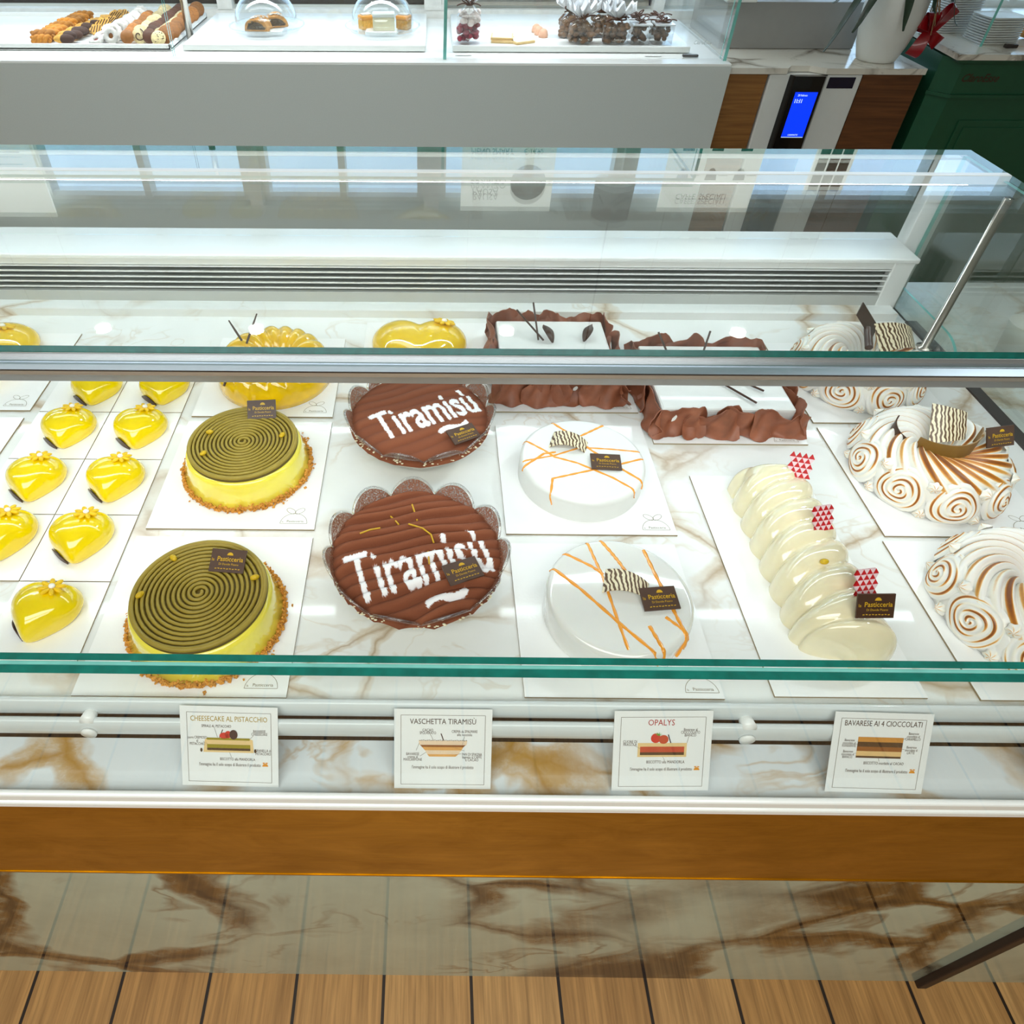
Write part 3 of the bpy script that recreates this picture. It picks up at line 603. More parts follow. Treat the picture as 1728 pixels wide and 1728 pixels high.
# ------------------------------------------------------------------ ribbed white log
board('long_cake_board', .4365, .628, .450, .848, 'long white board under the ribbed white log cake', 'cake board', None, lg=False)
e = empty('ribbed_log_cake', (.545, .66, BT)); tag(e, 'glossy ivory ribbed log cake with red and white chocolate shards', 'cake')
b = MB(); nt_, na = 260, 40; P = []; L = .335; NR = 8.0
for i in range(nt_+1):
    t = i/nt_; row = []
    for j in range(na+1):
        a = PI*j/na; off = .030*(math.cos(a)*.5+.5)*1.0      # slanted ribs: left side lags toward the front
        yy = L*(t-.5); w = (t*NR+ .85*math.cos(a)*min(1, t/.16, (1-t)/.12)+.2) ; fr = w-math.floor(w)
        bul = abs(math.sin(PI*fr))**.75
        en = min(1., t/.075, (1-t)/.075); cap = math.sqrt(max(0, 1-(1-en)**2))
        r = (.86+.14*bul)*cap
        wx = .060; H = .069
        xx = -wx*r*math.copysign(abs(math.cos(a))**.8, math.cos(a)); zz = H*r*math.sin(a)**.75
        row.append((xx, yy+.010*math.cos(a), zz))
    P.append(row)
b.grid(P, 'cream_glaze'); b.build('glaze', e)
def tri_shard(parent, M, w, h, seed):
    rnd = random.Random(seed); b = MB(); n = 4; s = w/n; hh = s*.87
    poly = lambda x, y: abs(x) < w/2*(1-.25*abs(y/h)) and abs(y) < h/2
    for th in (0, .002):
        for r in range(-1, int(h/hh)+1):
            for c in range(-n-1, n+2):
                x0 = c*s+(r % 2)*s/2; y0 = r*hh-h/2
                for tri, mm in (([(x0, y0), (x0+s, y0), (x0+s/2, y0+hh)], 'red_choc'), ([(x0+s, y0), (x0+1.5*s, y0+hh), (x0+s/2, y0+hh)], 'pink_white')):
                    cx, cy = sum(p[0] for p in tri)/3, sum(p[1] for p in tri)/3
                    if poly(cx, cy): b.add([(x, y, th) for x, y in tri], [(0, 1, 2)], mm, M=M); 
    b.box(-w*.36, w*.36, -h*.42, h*.42, .0003, .0017, 'red_choc', M=M)
    return b.build('red_white_shard', parent)
tri_shard(e, T(.030, .136, .071, -.25, 1.0), .036, .034, 1); tri_shard(e, T(.014, .020, .080, .2, 1.0), .034, .036, 2); tri_shard(e, T(.022, -.094, .082, .15, 1.05), .034, .036, 3)
for p in ((-.002, .142, .0635, .3), (.026, .034, .064, .8), (-.006, -.048, .067, .2)): nut(e, T(*p))
plaque(e, T(.020, -.128, .079, .02, 1.0), 'gold_ink', 'choc')

# ------------------------------------------------------------------ chocolate shard cakes
def shard_sheet(b, w, h, seed, m='shard'):
    rnd = random.Random(seed); nu, nv = 22, 12; ph = [rnd.uniform(0, 6) for _ in range(6)]
    top = [1.02+.16*math.sin(u*5+ph[0])+.05*math.sin(u*17+ph[4])+.03*rnd.uniform(-1, 1)-.5*max(0, abs(u-.5)-.38)*4 for u in np.linspace(0, 1, nu)]
    bot = [-.04*abs(math.sin(u*8+ph[1]))-.02*rnd.random()+.6*max(0, abs(u-.5)-.40)*3 for u in np.linspace(0, 1, nu)]
    P = []
    for i, u in enumerate(np.linspace(0, 1, nu)):
        row = []
        for v in np.linspace(0, 1, nv):
            z = h*(bot[i]+(top[i]-bot[i])*v); d = .006*math.sin(u*7+ph[2]+v*3)+.003*math.sin(u*15+ph[3]-v*5)-.007*(v-.5)**2*4*rnd.uniform(.9, 1.1)+.004*v
            row.append(((u-.5)*w, d, max(z, .0005)))
        P.append(row)
    return P
def choc_cake(x, y, w, d, H, lab, seed, curls, sticks, pM):
    e = empty('chocolate_shard_cake', (x, y, BT)); tag(e, lab, 'cake', 'rectangular cakes with chocolate shards')
    b = MB(); b.box(-w/2, w/2, -d/2, d/2, 0, H, 'white_satin', r=.004); b.build('white_icing', e)
    k = 0
    for side in range(4):
        ln = w if side % 2 == 0 else d; n = 4 if side % 2 == 0 else 3
        for i in range(n):
            k += 1; sw = ln/n*1.7; off = (i+.5)/n*ln-ln/2; out = (d if side % 2 == 0 else w)/2+.0095+.005*(i % 2)
            M = Matrix.Rotation(side*PI/2, 4, 'Z') @ T(off, -out, 0, random.Random(seed+k).uniform(-.05, .05), -.05)
            b = MB(); b.sheet(shard_sheet(b, sw, H*1.12, seed*20+k), .0016, 'shard', M=M); b.build('chocolate_shard', e)
    for M in curls:
        b = MB(); P = [[((v-.5)*.018*math.sin(PI*u)**.7, (u-.5)*.046, .010*math.sin(PI*u)+.008*math.cos((v-.5)*2.6)) for v in np.linspace(0, 1, 7)] for u in np.linspace(.02, 1, 14)]
        b.sheet(P, .0014, 'choc', 'shard', M=M); b.build('chocolate_curl', e)
    for p, q in sticks: b = MB(); b.tube([p, q], .0019, 'choc', 8); b.build('chocolate_stick', e)
    if pM: plaque(e, pM)
    return e
board('cake_board', .123, .387, 1.015, 1.275, 'white square board under the rear chocolate shard cake', mark=(.032, .010))
board('cake_board', .396, .667, .929, 1.190, 'white square board under the right chocolate shard cake', mark=(.036, .006))
choc_cake(.243, 1.150, .216, .200, .050, 'white rectangular cake edged with dark chocolate shards behind the matt white cake', 11, (T(-.010, .036, .055, .4, .3), T(.070, .040, .055, -.5, .3)), (((-.070, .078, .088), (-.020, .018, .056)), ((-.036, .094, .095), (-.030, .020, .056))), None)
choc_cake(.525, 1.062, .235, .200, .050, 'white rectangular cake edged with reddish chocolate shards right of centre', 23, (), (((-.040, .058, .053), (.075, -.050, .054)), ((-.046, .046, .053), (.050, -.085, .054)), ((-.09, .085, .09), (-.07, .06, .056)), ((.01, .09, .09), (.0, .07, .056))), T(.052, .014, .066, -.05, .9))

# ------------------------------------------------------------------ toasted meringue rings
def clampz(b): b.v = [(x, y, max(z, .0004)) for x, y, z in b.v]
def rosette(b, M, R, seed, spiral=4.6):
    nu, nv = 34, 64; P = []; K = []; rnd = random.Random(seed); ph = rnd.uniform(0, 6); gap = rnd.uniform(0, 6)
    for i in range(nu+1):
        u = i/nu; row = []; kr = []
        for j in range(nv):
            th = 2*PI*j/nv; q = u*spiral+th/(2*PI)+ph; fr = q-math.floor(q); rg = 1-abs(2*fr-1)
            rr = R*u*(1+.05*math.sin(3*th+ph)); dome = .36*R*(1-u**2.2); h = dome+.11*R*(rg**.8-.5)*(1-u**6)
            row.append((rr*math.cos(th), rr*math.sin(th), h)); kr.append(min(1., max(0., 2.3*(rg-.36)*(.62+.38*math.sin(th*2.+gap+u*9))*(1-u**9))))
        P.append(row); K.append(kr)
    b.grid(P, 'meringue', cv=True, k=K, M=M); clampz(b)
def kiss(b, M, R, seed):
    nu, nv = 16, 40; P = []; K = []
    for i in range(nu+1):
        u = i/nu; row = []; kr = []
        for j in range(nv):
            th = 2*PI*j/nv; s = .5+.5*math.sin(6*th+u*5+seed); r = R*(1-u**1.4)*(.8+.2*s); row.append((r*math.cos(th), r*math.sin(th), R*1.0*u-.3*R)); kr.append(.1+.75*(s**3)*u)
        P.append(row); K.append(kr)
    b.grid(P, 'meringue', cv=True, k=K, M=M); clampz(b)
def meringue(x, y, rz, lab, Ro=.116, H=.084, seed=1):
    e = empty('meringue_ring_cake', (x, y, BT), rz); tag(e, lab, 'cake', 'toasted meringue ring cakes'); rnd = random.Random(seed)
    b = MB(); nu, nv = 30, 420; P = []; K = []; NP = 24; Rm = .066; ra = .047
    for i in range(nu+1):
        a = -.2+(PI+.55)*i/nu; row = []; kr = []
        for j in range(nv):
            tw = 2*PI*j/nv; th = tw-.62*(a-PI/2); w = NP*tw/(2*PI); fr = w-math.floor(w); rg = abs(math.sin(PI*fr))**.7; top = max(0, math.sin(a))
            amp = .0105*top**.6; r = Rm+(ra+.3*amp*rg)*math.cos(a); z = .8*H*max(0., math.sin(a))**.75+amp*(rg-.3)+.006*top
            n2 = math.sin(math.floor(w)*12.9898)*43758.5; n2 -= math.floor(n2)
            row.append((r*math.cos(th), r*math.sin(th), max(z, -.001+0*a) if a < PI else max(0.004, H*.3*(1-(a-PI)/.35)))); ts_ = max(0., math.sin(PI*min(1., fr/.62)))**1.6*top**1.6*(.42+.8*n2); kr.append(min(1., max(0., ts_*1.15)))
        P.append(row); K.append(kr)
    b.grid(P, 'meringue', cv=True, k=K); clampz(b); b.build('meringue_ring', e)
    NRo = 9
    for i in range(NRo):
        th = 2*PI*i/NRo-.35; M = Matrix.Rotation(th, 4, 'Z') @ T(.1055, 0, .031) @ Matrix.Rotation(PI/2-.30, 4, 'Y') @ Matrix.Rotation(rnd.uniform(0, 6), 4, 'Z')
        b = MB(); rosette(b, M, (.0365+.001*(i % 2)), seed*31+i); b.build('meringue_rosette', e)
        for dz, rr_ in ((.008, .116), (.056, .108)):
            M = Matrix.Rotation(th+PI/NRo, 4, 'Z') @ T(rr_, 0, dz) @ Matrix.Rotation(PI/2-.3, 4, 'Y'); b = MB(); kiss(b, M, .0105, seed+i); b.build('meringue_kiss', e)
    return e
board('cake_board', .700, .962, .990, 1.250, 'white square board under the meringue ring farthest back', lg=False)
board('cake_board', .701, .963, .718, .976, 'white square board under the middle meringue ring')
board('cake_board', .693, .955, .448, .708, 'white square board under the front meringue ring at the right edge', lg=False)
m1 = meringue(.830, 1.128, .2, 'toasted meringue ring cake farthest back, with dark chocolate square on top', seed=1)
m2 = meringue(.828, .858, .0, 'toasted meringue ring cake in the middle, with olive chocolate band', seed=2)
m3 = meringue(.823, .580, .35, 'toasted meringue ring cake at the front right, cut by the picture edge', seed=3)
def band(parent, M, R, a0, a1, h0, h1, m):
    b = MB(); P = [[(R*math.cos(a), R*math.sin(a), (h0+(h1-h0)*u)*v) for v in (0, .33, .66, 1)] for u, a in zip(np.linspace(0, 1, 24), np.linspace(a0, a1, 24))]
    b.sheet(P, .0018, m, M=M); return b.build('chocolate_band', parent)
band(m2, T(.000, .012, .060), .048, -2.75, -.30, .026, .044, 'olive_choc'); band(m2, T(-.052, .020, .062), .018, 2.2, 4.4, .034, .014, 'choc')
zebra_curl(m2, T(.012, .022, .088, -.1, .85), .056, .066, 1.0); plaque(m2, T(.066, -.018, .098, .18, .95))
zebra_curl(m1, T(.035, -.015, .096, -.15, .6), .075, .060, 1.6)
b = MB(); b.box(-.028, .028, -.028, .028, 0, .002, 'choc', M=T(.012, .040, .104, .75, .75)); b.build('chocolate_square', m1); b = MB(); b.tube([(-.018, -.02, .086), (.002, .02, .100)], .007, 'choc', 12); b.build('chocolate_roll', m1)

# ------------------------------------------------------------------ product cards on the ledge
CW, CH = .119, .107
def card(x, rz, label, draw):
    b = MB(); b.box(-CW/2, CW/2, 0, CH, -.0005, 0, 'paper')
    Z = T(0, 0, .00025)
    b.pline([(-.43*CW, .055*CH), (.43*CW, .055*CH), (.43*CW, .925*CH), (-.43*CW, .925*CH)], .0005, 'ink_line', True, M=Z)
    tx = lambda s, u, v, h, m='ink', sx=.9, sh=0.: b.text(s, h, m, Z @ T(u*CW, v*CH, .0001), sx=sx*(.8 if h < .006 else 1.), shear=sh)
    ln = lambda u0, v0, u1, v1, w=.0004, m='ink_line': b.line((u0*CW, v0*CH), (u1*CW, v1*CH), w, m, Z, .0001)
    rq = lambda u0, u1, v0, v1, m, z=.0001: b.rect(u0*CW, u1*CW, v0*CH, v1*CH, m, Z, z)
    pg = lambda P, m, z=.0001: b.add([(u*CW, v*CH, z) for u, v in P], [tuple(range(len(P)))], m, M=Z)
    el = lambda u, v, ru, rv, m, z=.0002: pg([(u+ru*math.cos(a), v+rv*math.sin(a)) for a in np.linspace(0, 2*PI, 20, endpoint=False)], m, z)
    draw(tx, ln, rq, pg, el)
    tx("l'immagine ha il solo scopo di illustrare il prodotto", .0, .275, .0062, sx=.60)
    if draw is not d_tir:
        pg([(.365+.03*math.cos(a), .262+.035*math.sin(a)) for a in np.linspace(0, PI, 12)], 'p_orange'); el(.35, .305, .012, .008, 'p_orange'); el(.38, .305, .012, .008, 'p_orange')
    o = b.build('product_card'); o.matrix_world = T(x, .3632, .9094+abs(rz)*.062) @ Matrix.Rotation(math.radians(58), 4, 'X') @ Matrix.Rotation(rz, 4, 'Z')
    return tag(o, label, 'card', 'product cards on the front ledge')
def d_che(tx, ln, rq, pg, el):
    tx('CHEESECAKE AL PISTACCHIO', 0, .845, .0098, 'ink_gold', .72); tx('SPIRALE AL PISTACCHIO', -.13, .755, .0052, sx=.8); tx('BAVARESE', .31, .70, .0052, sx=.8); tx('CHEESECAKE', .31, .665, .0052, sx=.8)
    tx('cuore CREMOSO', -.33, .61, .0052, sx=.8); tx('al', -.33, .57, .0052); tx('PISTACCHIO', -.33, .53, .0052, sx=.8); tx('GRANELLA di', .345, .46, .0052, sx=.78); tx('PISTACCHIO', .345, .42, .0052, sx=.8); tx('BISCOTTO alla MANDORLA', .08, .345, .0052, sx=.85)
    pg([(-.27, .43), (.25, .43), (.24, .59), (.20, .605), (-.22, .605), (-.25, .59)], 'p_tan'); rq(-.23, .21, .585, .612, 'p_olive', .0002); rq(-.23, .215, .485, .53, 'p_olive', .0002); rq(-.23, .215, .455, .485, 'p_brown', .0002)
    el(-.05, .64, .05, .04, 'p_red'); el(-.01, .655, .035, .045, 'p_red'); el(.045, .655, .042, .06, 'p_dark', .0003); ln(-.10, .615, -.065, .715, .001, 'p_dark'); el(-.29, .455, .012, .025, 'p_brown'); el(.265, .455, .012, .025, 'p_brown')
    ln(-.15, .735, -.12, .615); ln(.25, .65, .21, .60); ln(-.27, .565, -.22, .53); ln(.0, .43, .02, .365)
def d_tir(tx, ln, rq, pg, el):
    tx('VASCHETTA TIRAMISÙ', 0, .845, .0102, 'ink', .78); tx('CACAO', -.155, .74, .0052); tx('SPOLVERATO', -.155, .705, .0052, sx=.8); tx('CREMA da SPALMARE', .22, .725, .0052, sx=.8); tx('alla nocciola', .22, .685, .0052)
    tx('BAVARESE', -.31, .44, .0052, sx=.85); tx('crema al', -.31, .405, .0052); tx('MASCARPONE', -.31, .37, .0052, sx=.85); tx('PAN DI SPAGNA', .30, .44, .0052, sx=.8); tx('bagnato al CAFFÈ', .30, .405, .0052, sx=.8); tx('e CACAO', .30, .37, .0052)
    pg([(-.24, .555), (.24, .555), (.25, .61), (-.25, .61)], 'p_peach'); pg([(-.215, .53), (.21, .53), (.235, .558), (-.235, .558)], 'p_milk'); pg([(-.185, .49), (.19, .49), (.21, .53), (-.215, .53)], 'p_amber'); pg([(-.16, .44), (.16, .44), (.19, .49), (-.185, .49)], 'p_peach'); pg([(-.14, .41), (.13, .41), (.16, .44), (-.16, .44)], 'p_amber')
    for k in range(26): el(-.235+.019*k, .612+.003*(k % 3), .006, .004, 'p_choc')
    ln(-.02, .70, .005, .615, .0012, 'p_dark'); ln(-.13, .69, -.10, .62); ln(.22, .665, .20, .565); ln(-.24, .585, -.275, .485); ln(-.17, .465, -.235, .415); ln(.12, .525, .22, .485); ln(.13, .435, .19, .45)
def d_opa(tx, ln, rq, pg, el):
    tx('OPALYS', -.02, .855, .0112, 'ink_red', .82); tx('Bavarese al', .28, .77, .0052); tx('CIOCCOLATO', .28, .735, .0052, sx=.85); tx('BIANCO', .28, .70, .0052); tx('CUORE DI', -.33, .62, .0052); tx('FRAGOLA', -.33, .585, .0052); tx('BISCOTTO alla MANDORLA', .04, .365, .0056, sx=.85)
    rq(-.25, .25, .43, .605, 'p_tan'); rq(-.225, .225, .49, .56, 'p_coral', .0002); rq(-.225, .225, .455, .49, 'p_choc', .0002)
    el(-.07, .665, .05, .06, 'p_red', .0002); el(.01, .65, .05, .055, 'p_coral', .0003); 
    for a in (-1, -.4, .2, .8, 1.4): pg([(-.045, .695), (-.03, .705), (-.045+.05*math.sin(a), .705+.04*math.cos(a))], 'p_green', .0004)
    ln(.055, .71, .085, .605, .0012, 'p_dark'); ln(.265, .685, .25, .605); ln(-.285, .575, -.225, .535); ln(.0, .455, .03, .39)
def d_bav(tx, ln, rq, pg, el):
    tx('BAVARESE AI 4 CIOCCOLATI', -.0, .865, .0102, 'ink', .72)
    for u, v, w3 in ((-.32, .62, 'FONDENTE'), (-.32, .48, 'BIANCO'), (.32, .72, 'CARAMELLO'), (.32, .55, 'LATTE')): tx('Bavarese', u, v+.035, .0048); tx('cioccolato al', u, v, .0048, sx=.8); tx(w3, u, v-.035, .0048, sx=.85)
    for v0, v1, m in ((.64, .70, 'p_car'), (.58, .64, 'p_choc'), (.525, .58, 'p_milk'), (.465, .525, 'p_cream'), (.44, .465, 'p_choc')): rq(-.235, .225, v0, v1, m)
    tx('BISCOTTO morbido al CACAO', .06, .375, .0054, sx=.85); ln(-.25, .61, -.235, .61); ln(.225, .68, .25, .70); ln(.225, .56, .25, .56); ln(-.25, .495, -.235, .495); ln(.0, .44, .01, .40)
card(-.242, -.018, 'white card reading CHEESECAKE AL PISTACCHIO in gold, in front of the cheesecakes', d_che)
card(.020, .0, 'white card reading VASCHETTA TIRAMISÙ with a brown layered drawing', d_tir)
card(.288, .015, 'white card reading OPALYS in red with a strawberry drawing', d_opa)
card(.550, -.02, 'white card reading BAVARESE AI 4 CIOCCOLATI with striped layers', d_bav)
card(.812, .0, 'white product card at the right edge of the ledge, mostly cut off', lambda *a: None)

# ------------------------------------------------------------------ rear counter display
RZ = 1.237; RD = 2.40; REX = .92
rc_ = empty('rear_counter', (0, RD, 0)); tag(rc_, 'long pale grey counter with white illuminated glass display behind the aisle', 'counter')
def rpart(n, b, p=None): return b.build(n, p or rc_, loc=(0, -RD, 0) if p is None else None)
b = MB(); b.box(-3.2, REX, RD, RD+.02, .02, RZ-.006, 'grey_panel'); b.box(-3.2, REX, RD+.02, 3.04, .02, RZ-.03, 'white_matte'); b.box(-3.2, REX, RD+.0185, RD+.0205, .0, .02, 'dark_void'); rpart('front_panel', b)
b = MB(); b.box(-3.2, REX, RD+.002, RD+.055, RZ-.03, RZ, 'white_coat', r=.002); b.box(-3.2, REX, RD+.055, 3.045, RZ-.03, RZ-.002, 'white_coat'); rpart('display_top', b)
for x0, x1 in ((-2.6, -.812), (-.806, .034), (.046, .902)):
    b = MB(); b.box(x0, x1, 2.462, 2.468, RZ, 1.74, 'clear_glass', sides={'r': 'glass_edge_lite', 'l': 'glass_edge_lite'}); rpart('front_pane', b)
for x in (.04, .908):
    b = MB(); b.box(x-.005, x+.005, 2.44, 2.97, RZ, 1.74, 'clear_glass', sides={'f': 'glass_edge_lite', 't': 'glass_edge_lite'}); rpart('glass_partition', b)
b = MB(); b.box(-2.6, .91, 2.44, 2.97, 1.74, 1.75, 'clear_glass', sides={'f': 'glass_edge_lite'}); rpart('display_roof_glass', b)
b = MB(); b.lathe([(0, 0), (.012, 0), (.012, .50), (0, .50)], 'steel', 18, c=(-.815, 2.69, RZ)); rpart('support_post', b)
b = MB(); b.text('ClaroEsse', .015, 'grey_panel', T(.835, 2.461, RZ+.045, 0, PI/2), sx=.9, shear=.25); rpart('glass_lettering', b)
def tray(name, x0, x1, label, rim):
    b = MB(); y0, y1 = 2.535, 3.02
    if rim:
        b.box(x0, x1, y0, y1, 0, .006, 'white_coat')
        for a in ((x0, x1, y0, y0+.008), (x0, x1, y1-.008, y1), (x0, x0+.008, y0, y1), (x1-.008, x1, y0, y1)): b.box(*a, .0, .018, 'white_coat', r=.002)
    else: b.box(x0, x1, y0, y1, 0, .018, 'white_coat', r=.003)
    o = b.build(name, loc=(0, 0, RZ)); return tag(o, label, 'tray')
tray('biscuit_tray', -1.75, -.838, 'white rimmed tray full of biscuits on the rear counter', True)
tray('display_plinth', -.80, -.02, 'low white plinth under the two glass cake domes', False)
tray('display_plinth', .066, .825, 'low white plinth under the bagged sweets', False)
TZ = RZ+.0065
for n, c in dict(b_amber=(204, 132, 36), b_gold=(226, 168, 72), b_pale=(238, 212, 150), b_brown=(176, 112, 50), b_choc=(70, 40, 26), b_cocoa=(104, 62, 42), b_cream=(240, 216, 164), b_jam=(150, 20, 16)).items(): mat(n, S(*c), .7, var=.2, vs=180, bmp=.3, bs=400, ov=.45)
mat('b_sugar', S(226, 222, 216), .85, var=.08, vs=200, bmp=.2, bs=500, ov=.22); mat('b_speck', S(60, 36, 24), .6)
def biscuit(kind):
    b = MB(); rnd = random.Random(sum(map(ord, kind)))
    if kind == 'braid':
        for ph in (0, PI): b.tube([(.034*(u-.5)*2, .008*math.sin(u*11+ph), .014+.007*math.cos(u*11+ph)) for u in np.linspace(0, 1, 26)], [.0045+.006*math.sin(PI*u)**.5 for u in np.linspace(0, 1, 26)], 'b_amber', 8)
    elif kind == 'dipped':
        b.ell((0, 0, .012), (.030, .013, .012), 'b_gold', 10, 16); b.ell((.008, -.002, .0125), (.024, .0138, .0126), 'b_choc', 10, 16)
    elif kind == 'sesame': b.box(-.024, .024, -.012, .012, 0, .014, 'b_gold', r=.004)
    elif kind == 'striped':
        b.prism([((.024+.003*math.cos(6*a))*math.cos(a), (.024+.003*math.cos(6*a))*math.sin(a)) for a in np.linspace(0, 2*PI, 36, endpoint=False)], 0, .012, 'b_gold', smooth=True)
        for k in range(-2, 3): b.tube([(k*.009-.004, -.018+.003*abs(k), .0125), (k*.009+.004, .018-.003*abs(k), .0125)], .0015, 'b_choc', 6)
    elif kind in ('sugar_ring', 'jam_ring'):
        n = 40; P = [[((.0175+.009*math.cos(p)*(1+.15*math.cos(10*t)))*math.cos(t), (.018+.009*math.cos(p)*(1+.15*math.cos(10*t)))*math.sin(t), .008+.008*math.sin(p)) for p in np.linspace(0, 2*PI, 12, endpoint=False)] for t in np.linspace(0, 2*PI, n, endpoint=False)]
        b.grid(P, 'b_sugar', cu=True, cv=True); b.ell((0, 0, .005), (.010, .010, .005), 'b_brown' if kind == 'sugar_ring' else 'b_jam', 6, 12)
    elif kind == 'swirl':
        b.lathe([(.0001, 0), (.022, 0), (.024, .004), (.022, .010), (.0001, .010)], 'b_cream', 28); b.tube([((.002+.0025*t)*math.cos(t), (.002+.0025*t)*math.sin(t), .0105) for t in np.linspace(.2, 7.5, 40)], .0016, 'b_choc', 6)
    else:
        col, r, h, sp = dict(nutty=('b_brown', .023, .014, 0), coco=('b_cream', .024, .014, 0), cocoa=('b_cocoa', .024, .012, 0), chip=('b_cream', .022, .014, 14), chip_dark=('b_brown', .026, .015, 12))[kind]
        b.lathe([(.0001, 0), (r*.75, 0), (r*.95, h*.22), (r*1.04, h*.5), (r*.92, h*.82), (r*.5, h*1.08), (.0001, h*1.12)], col, 28)
        for _ in range(sp): a, q = rnd.uniform(0, 6.28), r*.85*math.sqrt(rnd.random()); b.ell((q*math.cos(a), q*math.sin(a), h*(1.05-.25*(q/r)**2)), (.0022, .0022, .0014), 'b_speck', 4, 6)
    return b
ROWS = [('braid', 'biscuit', 12, (-1.275, 2.585), (-1.262, 2.93), .25, 0, 'golden plaited biscuit in the leftmost row of the tray'),
 ('dipped', 'biscuit', 8, (-1.200, 2.585), (-1.178, 2.79), .35, .2, 'plaited biscuit dipped in dark chocolate, beside the golden row'),
 ('sesame', 'biscuit', 6, (-1.190, 2.82), (-1.150, 2.965), .3, .3, 'golden oblong biscuit heaped at the tray back'),
 ('striped', 'biscuit', 5, (-1.125, 2.70), (-1.120, 2.95), .4, .5, 'flower shaped biscuit with dark chocolate stripes'),
 ('jam_ring', 'biscuit', 9, (-1.085, 2.575), (-1.080, 2.93), .3, .25, 'white sugared ring biscuit with red jam centre'),
 ('sugar_ring', 'biscuit', 10, (-1.030, 2.575), (-1.033, 2.90), .2, 1.15, 'sugar powdered ring biscuit standing in a tight row'),
 ('nutty', 'biscuit', 9, (-.983, 2.575), (-.992, 2.86), .2, 1.15, 'brown nut coated biscuit standing in a row'),
 ('swirl', 'biscuit', 1, (-.948, 2.590), (-.948, 2.590), .2, 1.2, 'cream biscuit with dark spiral at the head of its row'),
 ('coco', 'biscuit', 10, (-.949, 2.615), (-.962, 2.95), .2, 1.1, 'pale round biscuit behind the spiral one'),
 ('cocoa', 'biscuit', 11, (-.913, 2.580), (-.920, 2.97), .2, 1.15, 'dark cocoa biscuit standing in a row'),
 ('chip', 'biscuit', 11, (-.881, 2.570), (-.885, 2.96), .3, .9, 'pale biscuit with chocolate drops beside the cocoa row'),
 ('chip_dark', 'biscuit', 10, (-.860, 2.600), (-.862, 2.985), .3, 1.0, 'brown chocolate drop biscuit in the rightmost row of the tray')]
rb = random.Random(2)
for kind, nm, n, a, c, jit, tiltx, lab in ROWS:
    src = biscuit(kind).build('biscuit'); hgt = max(v.co.z for v in src.data.vertices); rad = max(v.co.y for v in src.data.vertices)
    for i in range(n):
        o = src if i == 0 else src.copy()
        if i: COL.objects.link(o)
        u = i/max(1, n-1); lift = rad*math.sin(tiltx)*.98
        o.location = (a[0]+(c[0]-a[0])*u+rb.uniform(-.0038, .0038), a[1]+(c[1]-a[1])*u, TZ+.0008+max(0, lift)+(.004 if tiltx < .6 and i % 2 else 0))
        o.rotation_euler = (tiltx+rb.uniform(-.16, .16) if tiltx else 0, 0, rb.uniform(-jit, jit)*(.4 if tiltx > .8 else 1))
        q = rb.uniform(.88, 1.10); o.scale = (q, q, q)
        tag(o, lab, 'biscuit', kind.replace('_', ' ')+' biscuits in the tray')
# glass domes with cakes
PZ = RZ+.0185
def dome(x, y, lab, lab2, tagr):
    st = empty('glass_cake_stand', (x, y, PZ)); tag(st, lab2, 'cake stand')
    b = MB(); n = 120
    pr_ = [(.0001, .0), (.07, .0), (.072, .004), (.11, .010), (.122, .020), (.124, .024), (.120, .022), (.108, .013), (.0001, .008)]
    P = [[(r*(1+(.02*math.cos(30*t) if r > .115 else 0))*math.cos(t), r*(1+(.02*math.cos(30*t) if r > .115 else 0))*math.sin(t), z) for t in np.linspace(0, 2*PI, n, endpoint=False)] for r, z in pr_]
    b.grid(P, 'dome_glass', cv=True); b.build('plate', st); b = MB(); b.tube([(.124*(1+.02*math.cos(30*t))*math.cos(t), .124*(1+.02*math.cos(30*t))*math.sin(t), .0245) for t in np.linspace(0, 2*PI, n, endpoint=False)], .0018, 'bowl_glass', 6, closed=True); b.build('scalloped_rim', st)
    d = empty('glass_dome', (x, y, PZ+.0155)); tag(d, lab, 'cake dome')
    pr_ = [(.104, 0)]+[(.104*math.cos(a)**.9, .012+.098*math.sin(a)) for a in np.linspace(.05, PI/2-.12, 20)]+[(.014, .110)]
    b = MB(); b.lathe(pr_, 'dome_glass', 72); b.lathe([(r-.0022, z) for r, z in pr_], 'dome_glass', 72); b.build('cover', d)
    b = MB(); b.lathe([(.012, .108), (.007, .114), (.010, .124), (.017, .134), (.015, .144), (.0001, .147)], 'bowl_glass', 28); b.build('knob', d)
    b = MB(); P = [[(-.012+.026*u+.004*math.sin(v*3), -.030-.014*v-.006*u, .118-.022*v-.004*math.sin(u*4)) for v in np.linspace(0, 1, 6)] for u in np.linspace(0, 1, 6)]; b.sheet(P, .0008, 'paper'); P = [[(.010+.022*u, -.026-.012*v, .120-.016*v+.004*u) for v in (0, .5, 1)] for u in (0, .5, 1)]; b.sheet(P, .0008, 'paper'); b.tube([(-.01, -.02, .125), (0, -.024, .130), (.012, -.02, .126)], .0015, 'paper', 6); b.build('ribbon_tag', d)
dome(-.553, 2.70, 'clear glass dome covering the two strudel slices', 'scalloped glass plate under the strudel dome', 0)
dome(-.166, 2.70, 'clear glass dome covering the white cake and orange tart slices', 'scalloped glass plate under the cake slice dome', 1)
GZ = PZ+.0090
def slice_tray(x, w, lab):
    b = MB(); b.box(-w/2, w/2, -.045, .045, 0, .005, 'white_coat', r=.002); o = b.build('small_tray', loc=(x, 2.69, GZ+.001)); tag(o, lab, 'tray')
slice_tray(-.555, .12, 'small white tray under the strudel slices'); slice_tray(-.168, .105, 'small white tray under the white cake slice')
